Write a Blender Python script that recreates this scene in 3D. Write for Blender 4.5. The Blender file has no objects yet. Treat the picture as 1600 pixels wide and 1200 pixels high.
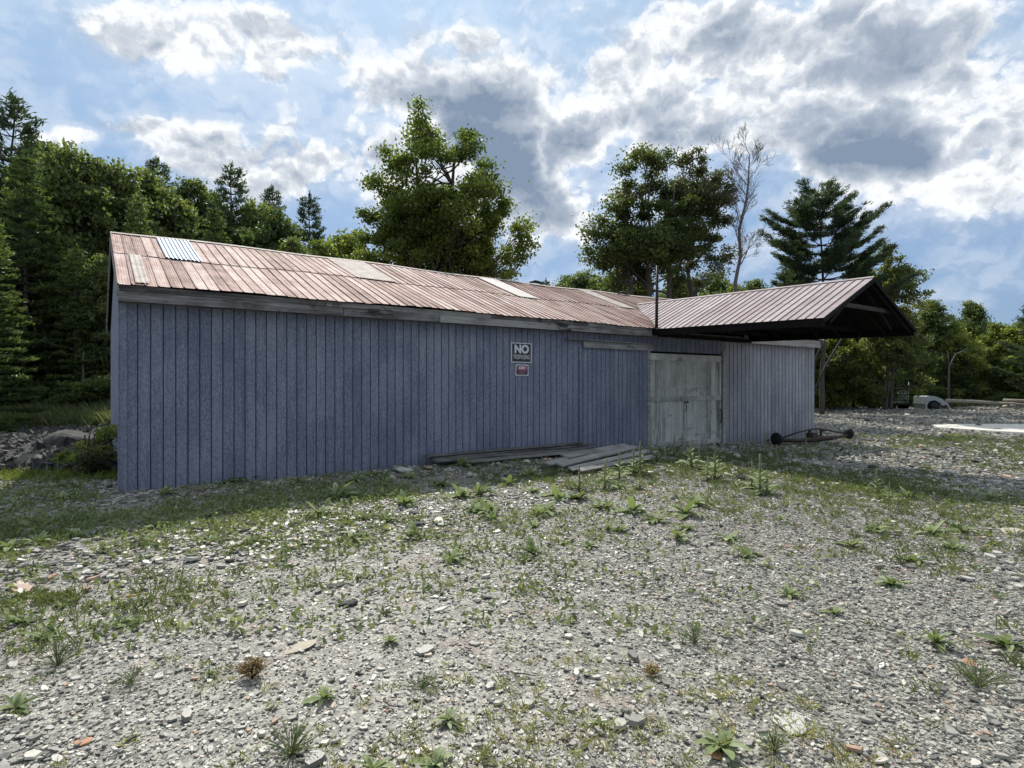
import bpy, math, random
import numpy as np
from mathutils import Vector, Matrix

# ------------------------------------------------------------------ camera, sky, sun, exposure
S = bpy.context.scene
COL = S.collection
F, CX, HY, CAMZ = 923.0, 800.0, 598.0, 1.6
cam = bpy.data.objects.new('camera', bpy.data.cameras.new('camera'))
COL.objects.link(cam)
cam.location = (0, 0, CAMZ)
cam.rotation_euler = (math.pi / 2, 0, 0)
cam.data.sensor_width = 36
cam.data.lens = F / 1600 * 36
cam.data.shift_y = -2 / 1600
cam.data.clip_start = 0.05
cam.data.clip_end = 3000
S.camera = cam
S.view_settings.view_transform = 'Standard'
S.view_settings.look = 'None'
S.view_settings.gamma = 1
S.view_settings.use_curve_mapping = False
S.view_settings.exposure = 0.98
SUNV = Vector((0.2115, -0.868, -1.0)).normalized()
sun = bpy.data.objects.new('sun', bpy.data.lights.new('sun', 'SUN'))
COL.objects.link(sun)
sun.rotation_euler = SUNV.to_track_quat('-Z', 'Y').to_euler()
sun.data.energy = 2.65
sun.data.angle = math.radians(0.6)
sun.data.color = (1.0, 0.95, 0.87)


class NT:
    """small helper around a node tree"""
    def __init__(s, tree):
        s.t = tree
        s.n = tree.nodes
        s.l = tree.links

    def node(s, typ, **kw):
        n = s.n.new(typ)
        for k, v in kw.items():
            setattr(n, k, v)
        return n

    def put(s, sock, v):
        if v is None:
            return
        if isinstance(v, bpy.types.NodeSocket):
            s.l.new(v, sock)
        else:
            if isinstance(v, (tuple, list)) and len(v) == 3 and sock.type == 'RGBA':
                v = (*v, 1)
            sock.default_value = v

    def math(s, op, a, b=None, c=None, clamp=False):
        n = s.node('ShaderNodeMath', operation=op, use_clamp=clamp)
        s.put(n.inputs[0], a)
        s.put(n.inputs[1], b)
        s.put(n.inputs[2], c)
        return n.outputs[0]

    def vmath(s, op, a, b=None):
        n = s.node('ShaderNodeVectorMath', operation=op)
        s.put(n.inputs[0], a)
        s.put(n.inputs[1], b)
        return n.outputs['Value'] if op in ('DOT_PRODUCT', 'LENGTH') else n.outputs[0]

    def noise(s, vec, scale, detail=5, rough=0.55, dist=0.0, out='Fac'):
        n = s.node('ShaderNodeTexNoise')
        s.put(n.inputs['Vector'], vec)
        n.inputs['Scale'].default_value = scale
        n.inputs['Detail'].default_value = detail
        n.inputs['Roughness'].default_value = rough
        n.inputs['Distortion'].default_value = dist
        return n.outputs[out]

    def voro(s, vec, scale, out='Color', feature='F1', rand=1.0):
        n = s.node('ShaderNodeTexVoronoi', feature=feature)
        s.put(n.inputs['Vector'], vec)
        n.inputs['Scale'].default_value = scale
        n.inputs['Randomness'].default_value = rand
        return n.outputs[out]

    def ramp(s, fac, stops, interp='LINEAR'):
        n = s.node('ShaderNodeValToRGB')
        s.put(n.inputs[0], fac)
        cr = n.color_ramp
        cr.interpolation = interp
        while len(cr.elements) < len(stops):
            cr.elements.new(0.5)
        for e, (p, c) in zip(cr.elements, stops):
            e.position = p
            e.color = (*c, 1) if len(c) == 3 else c
        return n.outputs[0]

    def smooth(s, v, a, b, lo=0.0, hi=1.0):
        n = s.node('ShaderNodeMapRange', interpolation_type='SMOOTHSTEP')
        s.put(n.inputs[0], v)
        for i, x in zip((1, 2, 3, 4), (a, b, lo, hi)):
            n.inputs[i].default_value = x
        return n.outputs[0]

    def mix(s, fac, a, b, mode='MIX'):
        n = s.node('ShaderNodeMix', data_type='RGBA', blend_type=mode)
        s.put(n.inputs[0], fac)
        s.put(n.inputs[6], a)
        s.put(n.inputs[7], b)
        return n.outputs[2]

    def mapping(s, vec, scale=(1, 1, 1), rot=(0, 0, 0), loc=(0, 0, 0)):
        n = s.node('ShaderNodeMapping')
        s.put(n.inputs[0], vec)
        n.inputs['Scale'].default_value = scale
        n.inputs['Rotation'].default_value = rot
        n.inputs['Location'].default_value = loc
        return n.outputs[0]


# --- the sky: Nishita air with broken cumulus laid over it by direction
W = bpy.data.worlds.new('World')
S.world = W
W.use_nodes = True
nt = NT(W.node_tree)
nt.n.clear()
sky = nt.node('ShaderNodeTexSky', sky_type='NISHITA', sun_disc=False)
sky.sun_elevation = math.radians(48.2)
sky.sun_rotation = math.radians(-13.7)
sky.air_density = 1.0
sky.dust_density = 1.2
sky.ozone_density = 1.5
direc = nt.node('ShaderNodeTexCoord').outputs['Generated']
sep = nt.node('ShaderNodeSeparateXYZ')
nt.put(sep.inputs[0], direc)
ay = nt.math('MAXIMUM', nt.math('ABSOLUTE', sep.outputs[1]), 0.05)
comb = nt.node('ShaderNodeCombineXYZ')
nt.put(comb.inputs[0], nt.math('DIVIDE', sep.outputs[0], ay))
nt.put(comb.inputs[1], nt.math('DIVIDE', sep.outputs[2], ay))
uv = comb.outputs[0]
# billow warp
wn = nt.noise(direc, 7.0, 4, 0.6, 0.0, 'Color')
warp = nt.vmath('MULTIPLY', nt.vmath('SUBTRACT', wn, (0.5, 0.5, 0.5)), (0.16, 0.11, 0.0))
uvw = nt.vmath('ADD', uv, warp)


def blobs(lst):
    tot = None
    for (px, py, rx, ry, w) in lst:
        d = nt.vmath('SUBTRACT', uvw, ((px - CX) / F, (HY - py) / F, 0.0))
        d = nt.vmath('MULTIPLY', d, (F / rx, F / ry, 0.0))
        r2 = nt.vmath('DOT_PRODUCT', d, d)
        e = nt.math('MULTIPLY', nt.math('EXPONENT', nt.math('MULTIPLY', r2, -1.0)), w)
        tot = e if tot is None else nt.math('ADD', tot, e)
    return tot


COVER = [(330, 50, 190, 75, .75), (500, 70, 110, 60, .6), (230, 20, 120, 60, .5), (430, 110, 80, 30, .3), (150, 218, 120, 28, .8),
         (255, 212, 75, 18, .6), (400, 245, 110, 32, .8), (470, 290, 150, 40, .7), (560, 235, 70, 25, .5), (330, 280, 60, 60, .3),
         (700, 190, 170, 80, 1.0), (620, 150, 90, 40, .6), (770, 140, 90, 50, .6), (790, 270, 110, 75, .8), (740, 62, 75, 22, .75),
         (920, 105, 75, 45, .8), (1000, 165, 110, 50, .8), (1085, 205, 80, 32, .7), (905, 215, 55, 38, .65), (850, 330, 80, 45, .6),
         (1150, 45, 150, 55, .75), (1090, 80, 70, 40, .5), (1300, 95, 190, 80, .9), (1480, 70, 170, 110, .95), (1330, 230, 170, 75, .95),
         (1240, 210, 80, 50, .5), (1430, 270, 120, 60, .6), (1530, 270, 110, 50, .6), (1440, 365, 50, 18, .4), (1010, 20, 160, 30, .4),
         (640, 330, 150, 60, .35), (880, 360, 120, 50, .35), (1600, 170, 120, 60, .5), (1200, 330, 180, 40, .3)]
DARK = [(700, 215, 150, 65, 1.0), (790, 260, 95, 75, .8), (480, 300, 120, 35, .7), (1360, 245, 110, 55, 1.0), (1500, 50, 150, 90, .5),
        (1010, 205, 80, 35, .6), (910, 95, 40, 25, .7), (1280, 130, 150, 35, .3), (600, 260, 80, 60, .5), (1130, 55, 60, 25, .35),
        (860, 345, 70, 40, .4), (1560, 150, 120, 50, .5)]
cov = blobs(COVER)
drk = blobs(DARK)
d1 = nt.mapping(direc, scale=(1.0, 1.0, 1.35))


def puff(v, sc, det, ro):
    n = nt.node('ShaderNodeTexVoronoi', feature='F1')
    nt.put(n.inputs['Vector'], v)
    n.inputs['Scale'].default_value = sc
    n.inputs['Detail'].default_value = det
    n.inputs['Roughness'].default_value = ro
    return nt.math('SUBTRACT', 1.0, n.outputs['Distance'])


wv1 = nt.vmath('MULTIPLY', nt.vmath('SUBTRACT', nt.noise(direc, 11.0, 6, .62, 0, 'Color'), (.5, .5, .5)), (.11, .11, .09))
d1 = nt.vmath('ADD', d1, wv1)
f1 = nt.noise(d1, 5.0, 9, 0.60, 0.2)
f2 = puff(d1, 11.0, 2, .55)
# far from the modelled field (high up, behind) let noise alone make clouds
els = nt.smooth(nt.vmath('LENGTH', uv), 1.0, 1.6, 0.0, 0.55)
field = nt.math('ADD', cov, els)
D = nt.math('MULTIPLY_ADD', nt.math('SUBTRACT', f1, 0.5), 2.0, nt.math('ADD', field, 0.17))
D = nt.math('MULTIPLY_ADD', nt.math('SUBTRACT', f2, 0.48), 0.9, D)
alpha = nt.math('MAXIMUM', nt.smooth(D, 0.08, 0.60), nt.math('MULTIPLY', nt.smooth(D, -0.5, 0.35), 0.35))
# the same puffs one step nearer the sun: where that is thinner, the edge is lit
d2 = nt.vmath('ADD', d1, (0.004, 0.0, 0.022))
g1 = nt.noise(d2, 5.0, 9, 0.60, 0.2)
g2 = puff(nt.vmath('ADD', d1, (-0.003, 0.0, 0.014)), 11.0, 2, .55)
edge = nt.math('MULTIPLY_ADD', nt.math('SUBTRACT', f1, g1), 7.0, nt.math('MULTIPLY', nt.math('SUBTRACT', f2, g2), 2.0))
thick = nt.smooth(D, 0.40, 1.35)
gl = nt.math('MULTIPLY', thick, nt.math('MULTIPLY_ADD', drk, 0.95, 0.36))
gl = nt.math('SUBTRACT', gl, nt.math('MULTIPLY', edge, 0.42))
gl = nt.math('ADD', gl, 0.02, clamp=True)
CW = nt.ramp(gl, [(0.0, (5.9, 6.05, 6.2)), (0.2, (4.1, 4.4, 4.8)), (0.48, (2.7, 3.1, 3.7)), (1.0, (1.45, 1.9, 2.6))])
tint = nt.mix(1.0, sky.outputs[0], (0.62, 0.80, 1.0), 'MULTIPLY')
blue = nt.ramp(nt.math('MULTIPLY', sep.outputs[2], 1.0), [(0.0, (1.4, 2.0, 3.1)), (0.25, (1.85, 2.6, 3.75)), (0.5, (2.6, 3.6, 4.7))])
skyc = nt.mix(0.82, tint, blue)
fin = nt.mix(alpha, skyc, CW)
bg = nt.node('ShaderNodeBackground')
bg.inputs[1].default_value = 0.085
nt.put(bg.inputs[0], fin)
wo = nt.node('ShaderNodeOutputWorld')
nt.l.new(bg.outputs[0], wo.inputs[0])

# ------------------------------------------------------------------ frames of reference
A = np.array([-5.715, 8.69])           # near left foot of the shed
E = np.array([0.8154, 0.5790])         # along the long wall
M = np.array([-0.5790, 0.8154])        # away from the viewer, across the shed
WLEN, WID = 19.5, 7.5
EAVE_Z, PITCH, OVER = 3.017, 0.383, 0.30


def wp(s, t, z=0.0):
    p = A + E * s + M * t
    return (float(p[0]), float(p[1]), float(z))


def sstep(a, b, x):
    x = np.clip((np.asarray(x, dtype=float) - a) / (b - a), 0, 1)
    return x * x * (3 - 2 * x)


_r = np.random.default_rng(11)
_WV = [(_r.uniform(0, 6.28), np.exp(_r.uniform(math.log(.25), math.log(7))), _r.uniform(0, 6.28)) for _ in range(26)]


def lumps(X, Y):
    z = 0
    for a, k, ph in _WV:
        z = z + np.sin((X * math.cos(a) + Y * math.sin(a)) * k + ph) / (k ** 0.9 + .6)
    return z / 5.0


def terrain(X, Y):
    X = np.asarray(X, dtype=float)
    Y = np.asarray(Y, dtype=float)
    s = (X - A[0]) * E[0] + (Y - A[1]) * E[1]
    z = -0.33 * sstep(1.5, 10.5, X) * sstep(2, 9, Y)
    t = (X - A[0]) * M[0] + (Y - A[1]) * M[1]
    creek = sstep(10.2, 13.5, Y) * np.maximum(sstep(0.9, 2.6, -s), sstep(8.4, 11, t) * (1 - sstep(-14, -6, X))) * (1 - sstep(31, 36, Y + 0.15 * (X + 20)))
    z = z - 1.0 * creek
    left = sstep(-4, -14, X) if False else 1 - sstep(-16, -4, X)
    z = z + left * np.clip(Y - 37, 0, 60) * 0.10
    z = z + np.clip(Y - 52, 0, 200) * 0.02 * (1 - left)
    amp = 0.028 + 0.06 * sstep(20, 45, Y)
    return z + lumps(X, Y) * amp


def gnd(px, py):
    """the point of the ground seen at a place of the photograph"""
    z = 0.0
    for _ in range(30):
        Y = (CAMZ - z) * F / max(py - HY, 5)
        X = (px - CX) / F * Y
        z = 0.5 * z + 0.5 * float(terrain(X, Y))
    return X, Y, float(terrain(X, Y))


def xz(px, py, Y):
    return (px - CX) / F * Y, CAMZ - (py - HY) / F * Y


# ------------------------------------------------------------------ mesh helpers
def tag(o, label=None, cat=None, group=None, kind=None):
    if label: o['label'] = label
    if cat: o['category'] = cat
    if group: o['group'] = group
    if kind: o['kind'] = kind
    return o


def empty(name, loc=(0, 0, 0), rz=0.0, label=None, cat=None, group=None):
    o = bpy.data.objects.new(name, None)
    COL.objects.link(o)
    o.empty_display_size = 0.2
    o.location = loc
    o.rotation_euler = (0, 0, rz)
    return tag(o, label, cat, group)


class MB:
    """collects polygons, then becomes one mesh object"""
    def __init__(s):
        s.v = []; s.f = []; s.nv = 0; s.r = []; s.sm = []; s.seam = []

    def add(s, verts, faces, rnd=0.5, smooth=False):
        verts = np.asarray(verts, dtype=np.float32).reshape(-1, 3)
        s.v.append(verts)
        for f in faces:
            s.f.append([i + s.nv for i in f])
            s.sm.append(smooth)
        s.nv += len(verts)
        s.r.append(np.full(len(verts), rnd, dtype=np.float32))

    def box(s, c, size, rz=0.0, rx=0.0, ry=0.0, rnd=None, bev=0.0):
        hx, hy, hz = [q / 2 for q in size]
        R = Matrix.Rotation(rz, 3, 'Z') @ Matrix.Rotation(ry, 3, 'Y') @ Matrix.Rotation(rx, 3, 'X')
        vs = []
        for z in (-hz, hz):
            for x, y in ((-hx, -hy), (hx, -hy), (hx, hy), (-hx, hy)):
                vs.append(R @ Vector((x, y, z)) + Vector(c))
        s.add([tuple(v) for v in vs], [(0, 3, 2, 1), (4, 5, 6, 7), (0, 1, 5, 4), (1, 2, 6, 5), (2, 3, 7, 6), (3, 0, 4, 7)],
              random.random() if rnd is None else rnd)

    def bar(s, a, b, w, h, up=(0, 0, 1), rnd=None):
        a = Vector(a); b = Vector(b)
        d = (b - a).normalized()
        side = d.cross(Vector(up)).normalized()
        u = side.cross(d).normalized()
        vs = []
        for p in (a, b):
            for x, y in ((-1, -1), (1, -1), (1, 1), (-1, 1)):
                vs.append(tuple(p + side * (x * w / 2) + u * (y * h / 2)))
        s.add(vs, [(0, 1, 2, 3), (7, 6, 5, 4), (0, 4, 5, 1), (1, 5, 6, 2), (2, 6, 7, 3), (3, 7, 4, 0)],
              random.random() if rnd is None else rnd)

    def tube(s, pts, rad, k=6, rnd=0.5, cap=True):
        pts = [Vector(p) for p in pts]
        n = len(pts)
        if not hasattr(rad, '__len__'):
            rad = [rad] * n
        vs = []
        ref = Vector((0.31, 0.22, 0.92)) if abs((pts[-1] - pts[0]).normalized().z) < 0.9 else Vector((1, 0.1, 0))
        for i, p in enumerate(pts):
            d = (pts[min(i + 1, n - 1)] - pts[max(i - 1, 0)]).normalized()
            x = d.cross(ref).normalized()
            y = d.cross(x)
            for j in range(k):
                a = 2 * math.pi * j / k
                vs.append(tuple(p + (x * math.cos(a) + y * math.sin(a)) * rad[i]))
        fs = []
        for i in range(n - 1):
            for j in range(k):
                j2 = (j + 1) % k
                fs.append((i * k + j, i * k + j2, (i + 1) * k + j2, (i + 1) * k + j))
        if cap:
            fs.append(tuple(range(k))[::-1])
            fs.append(tuple(range((n - 1) * k, n * k)))
        s.add(vs, fs, rnd, True)

    def build(s, name, mat, parent=None, loc=None, rot=None):
        v = np.concatenate(s.v) if s.v else np.zeros((0, 3), np.float32)
        lens = np.array([len(f) for f in s.f], dtype=np.int32)
        flat = np.array([i for f in s.f for i in f], dtype=np.int32)
        o = mesh_np(name, v, flat, lens, mat, parent, np.concatenate(s.r), np.array(s.sm, dtype=bool), loc, rot)
        if s.seam:
            at = o.data.attributes.new('seam', 'FLOAT', 'POINT')
            sv = np.concatenate(s.seam)
            at.data.foreach_set('value', np.concatenate([sv, np.zeros(len(v) - len(sv), np.float32)]))
        return o


def mesh_np(name, v, flat, lens, mat, parent=None, rnd=None, smooth=None, loc=None, rot=None):
    me = bpy.data.meshes.new(name)
    me.vertices.add(len(v))
    me.vertices.foreach_set('co', np.ascontiguousarray(v, dtype=np.float32).ravel())
    me.loops.add(len(flat))
    me.loops.foreach_set('vertex_index', flat.astype(np.int32))
    me.polygons.add(len(lens))
    st = np.zeros(len(lens), dtype=np.int32)
    st[1:] = np.cumsum(lens)[:-1]
    me.polygons.foreach_set('loop_start', st)
    me.polygons.foreach_set('loop_total', lens.astype(np.int32))
    if smooth is None:
        smooth = np.zeros(len(lens), dtype=bool)
    me.polygons.foreach_set('use_smooth', smooth)
    if rnd is not None:
        at = me.attributes.new('rnd', 'FLOAT', 'POINT')
        at.data.foreach_set('value', rnd.astype(np.float32))
    me.update(calc_edges=True)
    me.materials.append(mat)
    o = bpy.data.objects.new(name, me)
    COL.objects.link(o)
    if parent is not None:
        o.parent = parent
    if loc is not None:
        o.location = loc
    if rot is not None:
        o.rotation_euler = rot
    return o


def place_copy(src, loc, rz=0.0, sc=(1, 1, 1), label=None, group=None, tilt=(0, 0)):
    r = src.copy()
    COL.objects.link(r)
    r.location = loc
    r.rotation_euler = (tilt[0], tilt[1], rz)
    r.scale = sc
    if label: r['label'] = label
    if group: r['group'] = group
    for ch in list(src.children):
        c = ch.copy()
        COL.objects.link(c)
        c.parent = r
        for g in list(ch.children):
            d = g.copy()
            COL.objects.link(d)
            d.parent = c
    return r


# ------------------------------------------------------------------ materials
def mat(name):
    m = bpy.data.materials.new(name)
    m.use_nodes = True
    t = NT(m.node_tree)
    b = t.n['Principled BSDF']
    return m, t, b


def attr(t, name='rnd'):
    n = t.node('ShaderNodeAttribute', attribute_name=name)
    return n.outputs['Fac']


def bump(t, b, h, strength=0.5, dist=0.01):
    n = t.node('ShaderNodeBump')
    n.inputs['Strength'].default_value = strength
    n.inputs['Distance'].default_value = dist
    t.put(n.inputs['Height'], h)
    t.l.new(n.outputs[0], b.inputs['Normal'])


def m_ground():
    m, t, b = mat('slate_ground')
    P = t.node('ShaderNodeNewGeometry').outputs['Position']
    Ps = t.mapping(P, scale=(1, 1.0, 0.3))
    big = t.noise(Ps, 0.35, 5, 0.6)
    med = t.noise(Ps, 1.9, 6, 0.62)
    wv = t.vmath('ADD', Ps, t.vmath('MULTIPLY', t.noise(Ps, 9, 3, .6, 0, 'Color'), (.07, .07, 0)))
    c1 = t.voro(wv, 22)
    c2 = t.voro(wv, 55)
    c3 = t.voro(wv, 130)
    def g(c):
        s_ = t.node('ShaderNodeSeparateColor'); t.put(s_.inputs[0], c); return s_.outputs[0]
    v = t.math('ADD', t.math('MULTIPLY', g(c1), .3), t.math('ADD', t.math('MULTIPLY', g(c2), .4), t.math('MULTIPLY', g(c3), .3)))
    base = t.ramp(v, [(.18, (.06, .056, .047)), (.40, (.17, .16, .135)), (.60, (.28, .268, .228)), (.82, (.46, .44, .37))])
    warm = t.ramp(g(c3), [(.0, (.16, .10, .07)), (1, (.34, .26, .2))])
    base = t.mix(t.smooth(med, .54, .70, 0, .7), base, warm)
    dirt = t.mix(t.smooth(big, .5, .68, 0, .5), base, t.mix(.5, base, (.13, .115, .09)))
    grn = t.mix(t.smooth(t.noise(Ps, .8, 7, .7), .54, .66, 0, .55), dirt, (.075, .10, .04))
    # beyond the yard the ground is leaf litter and grass
    sp = t.node('ShaderNodeSeparateXYZ'); t.put(sp.inputs[0], P)
    far = t.smooth(t.math('ADD', sp.outputs[1], t.math('MULTIPLY', t.math('SUBTRACT', big, .5), 14)), 46, 52)
    farl = t.math('MULTIPLY', t.smooth(sp.outputs[1], 31, 35), t.smooth(sp.outputs[0], -6, -10))
    col = t.mix(t.math('MAXIMUM', far, farl), grn, t.ramp(med, [(.3, (.03, .042, .016)), (.7, (.075, .09, .035))]))
    # crushed pale patch of concrete dust on the right
    t.put(b.inputs['Base Color'], col)
    b.inputs['Roughness'].default_value = 0.62
    b.inputs['Specular IOR Level'].default_value = 0.5
    h = t.math('ADD', t.math('MULTIPLY', g(c1), .5), t.math('ADD', t.math('MULTIPLY', g(c2), .45), t.math('MULTIPLY', g(c3), .25)))
    bump(t, b, h, 1.0, 0.03)
    return m


def m_slate():
    m, t, b = mat('slate_chip')
    r = attr(t)
    P = t.node('ShaderNodeTexCoord').outputs['Object']
    n = t.noise(P, 35, 5, .65)
    c = t.ramp(r, [(0, (.075, .074, .068)), (.25, (.155, .15, .135)), (.55, (.28, .27, .235)), (.78, (.44, .425, .37)),
                   (.94, (.50, .48, .42)), (.962, (.42, .31, .22)), (.985, (.34, .21, .145)), (1.0, (.46, .42, .30))])
    W_ = t.node('ShaderNodeNewGeometry').outputs['Position']
    pn = t.noise(W_, .55, 4, .6)
    c = t.mix(t.smooth(pn, .55, .72, 0, .5), c, t.mix(1, c, (1.12, .88, .72), 'MULTIPLY'))
    c = t.mix(.55, c, t.mix(1, c, t.ramp(n, [(.3, (.55, .55, .56)), (.7, (1.35, 1.33, 1.28))]), 'MULTIPLY'))
    t.put(b.inputs['Base Color'], c)
    b.inputs['Roughness'].default_value = .5
    bump(t, b, n, .35, .004)
    return m


def m_siding(name, c0, c1, c2, rough=.75):
    m, t, b = mat(name)
    P = t.node('ShaderNodeTexCoord').outputs['Object']   # x along the wall, z up
    r = attr(t)
    gr = t.noise(t.mapping(P, scale=(38, 38, 1.3)), 1, 6, .7)
    sp = t.noise(t.mapping(P, scale=(1, 1, .6)), 42, 3, .8)
    blot = t.noise(t.mapping(P, scale=(1, 1, .45)), 1.6, 5, .6)
    v = t.math('ADD', t.math('MULTIPLY', gr, .28), t.math('ADD', t.math('MULTIPLY', sp, .55), t.math('MULTIPLY', blot, .32)))
    v = t.math('ADD', v, t.math('MULTIPLY', t.math('SUBTRACT', r, .5), .05))
    c = t.ramp(v, [(.48, c0), (.57, c1), (.66, c2)])
    # worn specks where the paint has gone
    w = t.smooth(t.noise(t.mapping(P, scale=(60, 60, 22)), 1, 4, .8), .64, .74, 0, .55)
    c = t.mix(w, c, (.33, .36, .38))
    # splashed mud and green along the foot
    sz = t.node('ShaderNodeSeparateXYZ'); t.put(sz.inputs[0], P)
    foot = t.math('MULTIPLY', t.smooth(t.math('ADD', sz.outputs[2], t.math('MULTIPLY', blot, .35)), .45, .05, 0, 1), .35)
    c = t.mix(foot, c, (.10, .105, .12))
    c = t.mix(t.math('MULTIPLY', attr(t, 'seam'), .8), c, (.02, .025, .038))  # shade in the sunk grooves, painted into the colour as a dark tone
    t.put(b.inputs['Base Color'], c)
    b.inputs['Roughness'].default_value = rough
    bump(t, b, t.math('ADD', gr, t.math('MULTIPLY', sp, .6)), .5, .004)
    return m


def m_wood(name, c0, c1, c2, axis=0, rough=.8, spots=0.0, spotc=(.02, .02, .022)):
    m, t, b = mat(name)
    P = t.node('ShaderNodeTexCoord').outputs['Object']
    r = attr(t)
    off = t.node('ShaderNodeCombineXYZ'); t.put(off.inputs[0], t.math('MULTIPLY', r, 37)); t.put(off.inputs[2], t.math('MULTIPLY', r, 13))
    P2 = t.vmath('ADD', P, off.outputs[0])
    sc = [26, 26, 26]; sc[axis] = 1.1
    gr = t.noise(t.mapping(P2, scale=tuple(sc)), 1, 6, .7, .4)
    bl = t.noise(P2, 2.3, 5, .65)
    v = t.math('ADD', t.math('MULTIPLY', gr, .65), t.math('MULTIPLY', bl, .35))
    v = t.math('ADD', v, t.math('MULTIPLY', t.math('SUBTRACT', r, .5), .16))
    c = t.ramp(v, [(.36, c0), (.5, c1), (.66, c2)])
    if spots > 0:
        s1 = t.noise(t.mapping(P, scale=(.9, 1, 2.5)), 1.0, 5, .65)
        c = t.mix(t.smooth(s1, .56, .66, 0, spots), c, spotc)
    t.put(b.inputs['Base Color'], c)
    b.inputs['Roughness'].default_value = rough
    b.inputs['Specular IOR Level'].default_value = .12
    bump(t, b, gr, .6, .004)
    return m


def m_rusty(name, pink=False):
    m, t, b = mat(name)
    P = t.node('ShaderNodeTexCoord').outputs['Object']
    r = attr(t)
    streak = t.noise(t.mapping(P, scale=(16, 1.1, 1.1)), 1, 6, .7)
    bl = t.noise(P, 2.2, 7, .7)
    fine = t.noise(t.mapping(P, scale=(1, .35, 1)), 26, 4, .75)
    pat = t.noise(P, .45, 4, .6)
    v = t.math('ADD', t.math('MULTIPLY', streak, .4), t.math('ADD', t.math('MULTIPLY', bl, .35), t.math('MULTIPLY', fine, .25)))
    v = t.math('ADD', v, t.math('MULTIPLY', t.math('SUBTRACT', r, .5), .16))
    v = t.math('ADD', v, t.math('MULTIPLY', t.math('SUBTRACT', pat, .5), .22))
    if pink:
        c = t.ramp(v, [(.36, (.27, .215, .21)), (.5, (.38, .32, .315)), (.66, (.50, .45, .44))])
    else:
        c = t.ramp(v, [(.36, (.15, .09, .068)), (.45, (.33, .20, .165)), (.54, (.48, .34, .295)), (.64, (.60, .52, .46))])
    t.put(b.inputs['Base Color'], c)
    b.inputs['Roughness'].default_value = .75
    b.inputs['Specular IOR Level'].default_value = .2
    sd = t.smooth(attr(t, 'seam'), .5, 1.0, 0, .5)
    t.put(b.inputs['Base Color'], t.mix(sd, c, (.05, .035, .03)))
    bump(t, b, t.math('ADD', fine, streak), .25, .003)
    return m


def m_plain(name, col, rough=.6, metal=0.0, var=.3, scale=18):
    m, t, b = mat(name)
    P = t.node('ShaderNodeTexCoord').outputs['Object']
    n = t.noise(P, scale, 5, .65)
    lo = tuple(x * (1 - var) for x in col)
    hi = tuple(min(1, x * (1 + var)) for x in col)
    t.put(b.inputs['Base Color'], t.ramp(n, [(.3, lo), (.7, hi)]))
    b.inputs['Roughness'].default_value = rough
    b.inputs['Metallic'].default_value = metal
    bump(t, b, n, .2, .004)
    return m


def m_leaf(name, dark, mid, light, transl=.35, clump=.55, rough=.5, objvar=True, tint=(1.6, 1.75, .8)):
    m, t, b = mat(name)
    P = t.node('ShaderNodeTexCoord').outputs['Object']
    r = attr(t)
    n = t.noise(P, clump, 3, .6)
    v = t.math('ADD', t.math('MULTIPLY', r, .45), t.math('MULTIPLY', n, .6))
    if objvar:
        oi = t.node('ShaderNodeObjectInfo').outputs['Random']
        v = t.math('ADD', v, t.math('MULTIPLY', t.math('SUBTRACT', oi, .5), .22))
    c = t.ramp(v, [(.3, dark), (.55, mid), (.82, light)])
    t.put(b.inputs['Base Color'], c)
    b.inputs['Roughness'].default_value = rough
    b.inputs['Specular IOR Level'].default_value = .18
    tr = t.node('ShaderNodeBsdfTranslucent')
    t.put(tr.inputs[0], t.mix(1, c, tint, 'MULTIPLY'))
    mx = t.node('ShaderNodeMixShader')
    mx.inputs[0].default_value = transl
    t.l.new(b.outputs[0], mx.inputs[1])
    t.l.new(tr.outputs[0], mx.inputs[2])
    t.l.new(mx.outputs[0], t.n['Material Output'].inputs[0])
    return m


GROUND = m_ground()
SLATE = m_slate()
def m_cobble():
    m, t, b = mat('stream_cobble')
    P = t.node('ShaderNodeTexCoord').outputs['Object']
    c = t.ramp(attr(t), [(0, (.012, .012, .011)), (.5, (.03, .029, .027)), (.8, (.07, .068, .062)), (1, (.17, .165, .15))])
    t.put(b.inputs['Base Color'], t.mix(.5, c, t.ramp(t.noise(P, 12, 5, .65), [(.3, (.02, .02, .018)), (.7, (.13, .125, .115))])))
    b.inputs['Roughness'].default_value = .85
    return m


COBBLE = m_cobble()
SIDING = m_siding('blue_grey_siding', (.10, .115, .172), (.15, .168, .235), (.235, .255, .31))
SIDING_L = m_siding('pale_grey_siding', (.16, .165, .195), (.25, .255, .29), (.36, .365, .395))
FASCIA = m_wood('weathered_fascia', (.08, .075, .073), (.22, .215, .21), (.36, .35, .335), 0, .8, .9)
FASCIA_L = m_wood('pale_fascia', (.16, .15, .145), (.30, .285, .27), (.42, .41, .39), 0)
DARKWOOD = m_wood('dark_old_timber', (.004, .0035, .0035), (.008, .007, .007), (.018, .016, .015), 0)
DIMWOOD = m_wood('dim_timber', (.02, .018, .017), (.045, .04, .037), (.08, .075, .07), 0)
GREYWOOD = m_wood('grey_plank', (.07, .066, .062), (.19, .183, .172), (.34, .33, .31), 0, .75, .35, (.06, .05, .045))
DOORWOOD = m_wood('peeling_door_paint', (.20, .20, .18), (.45, .455, .43), (.64, .645, .61), 2, .8, .5, (.055, .06, .05))
RUST = m_rusty('rusty_roof')
PINK = m_rusty('faded_canopy_roof', True)
GALV = m_plain('galvanised_sheet', (.42, .48, .53), .33, .55, .18, 6)
DULLG = m_plain('dull_zinc_sheet', (.42, .36, .31), .8, 0, .35, 5)
DULLW = m_plain('pale_zinc_sheet', (.44, .40, .375), .7, 0, .15, 9)
BLACK = m_plain('black_iron', (.012, .011, .011), .6, .2, .4)
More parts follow.
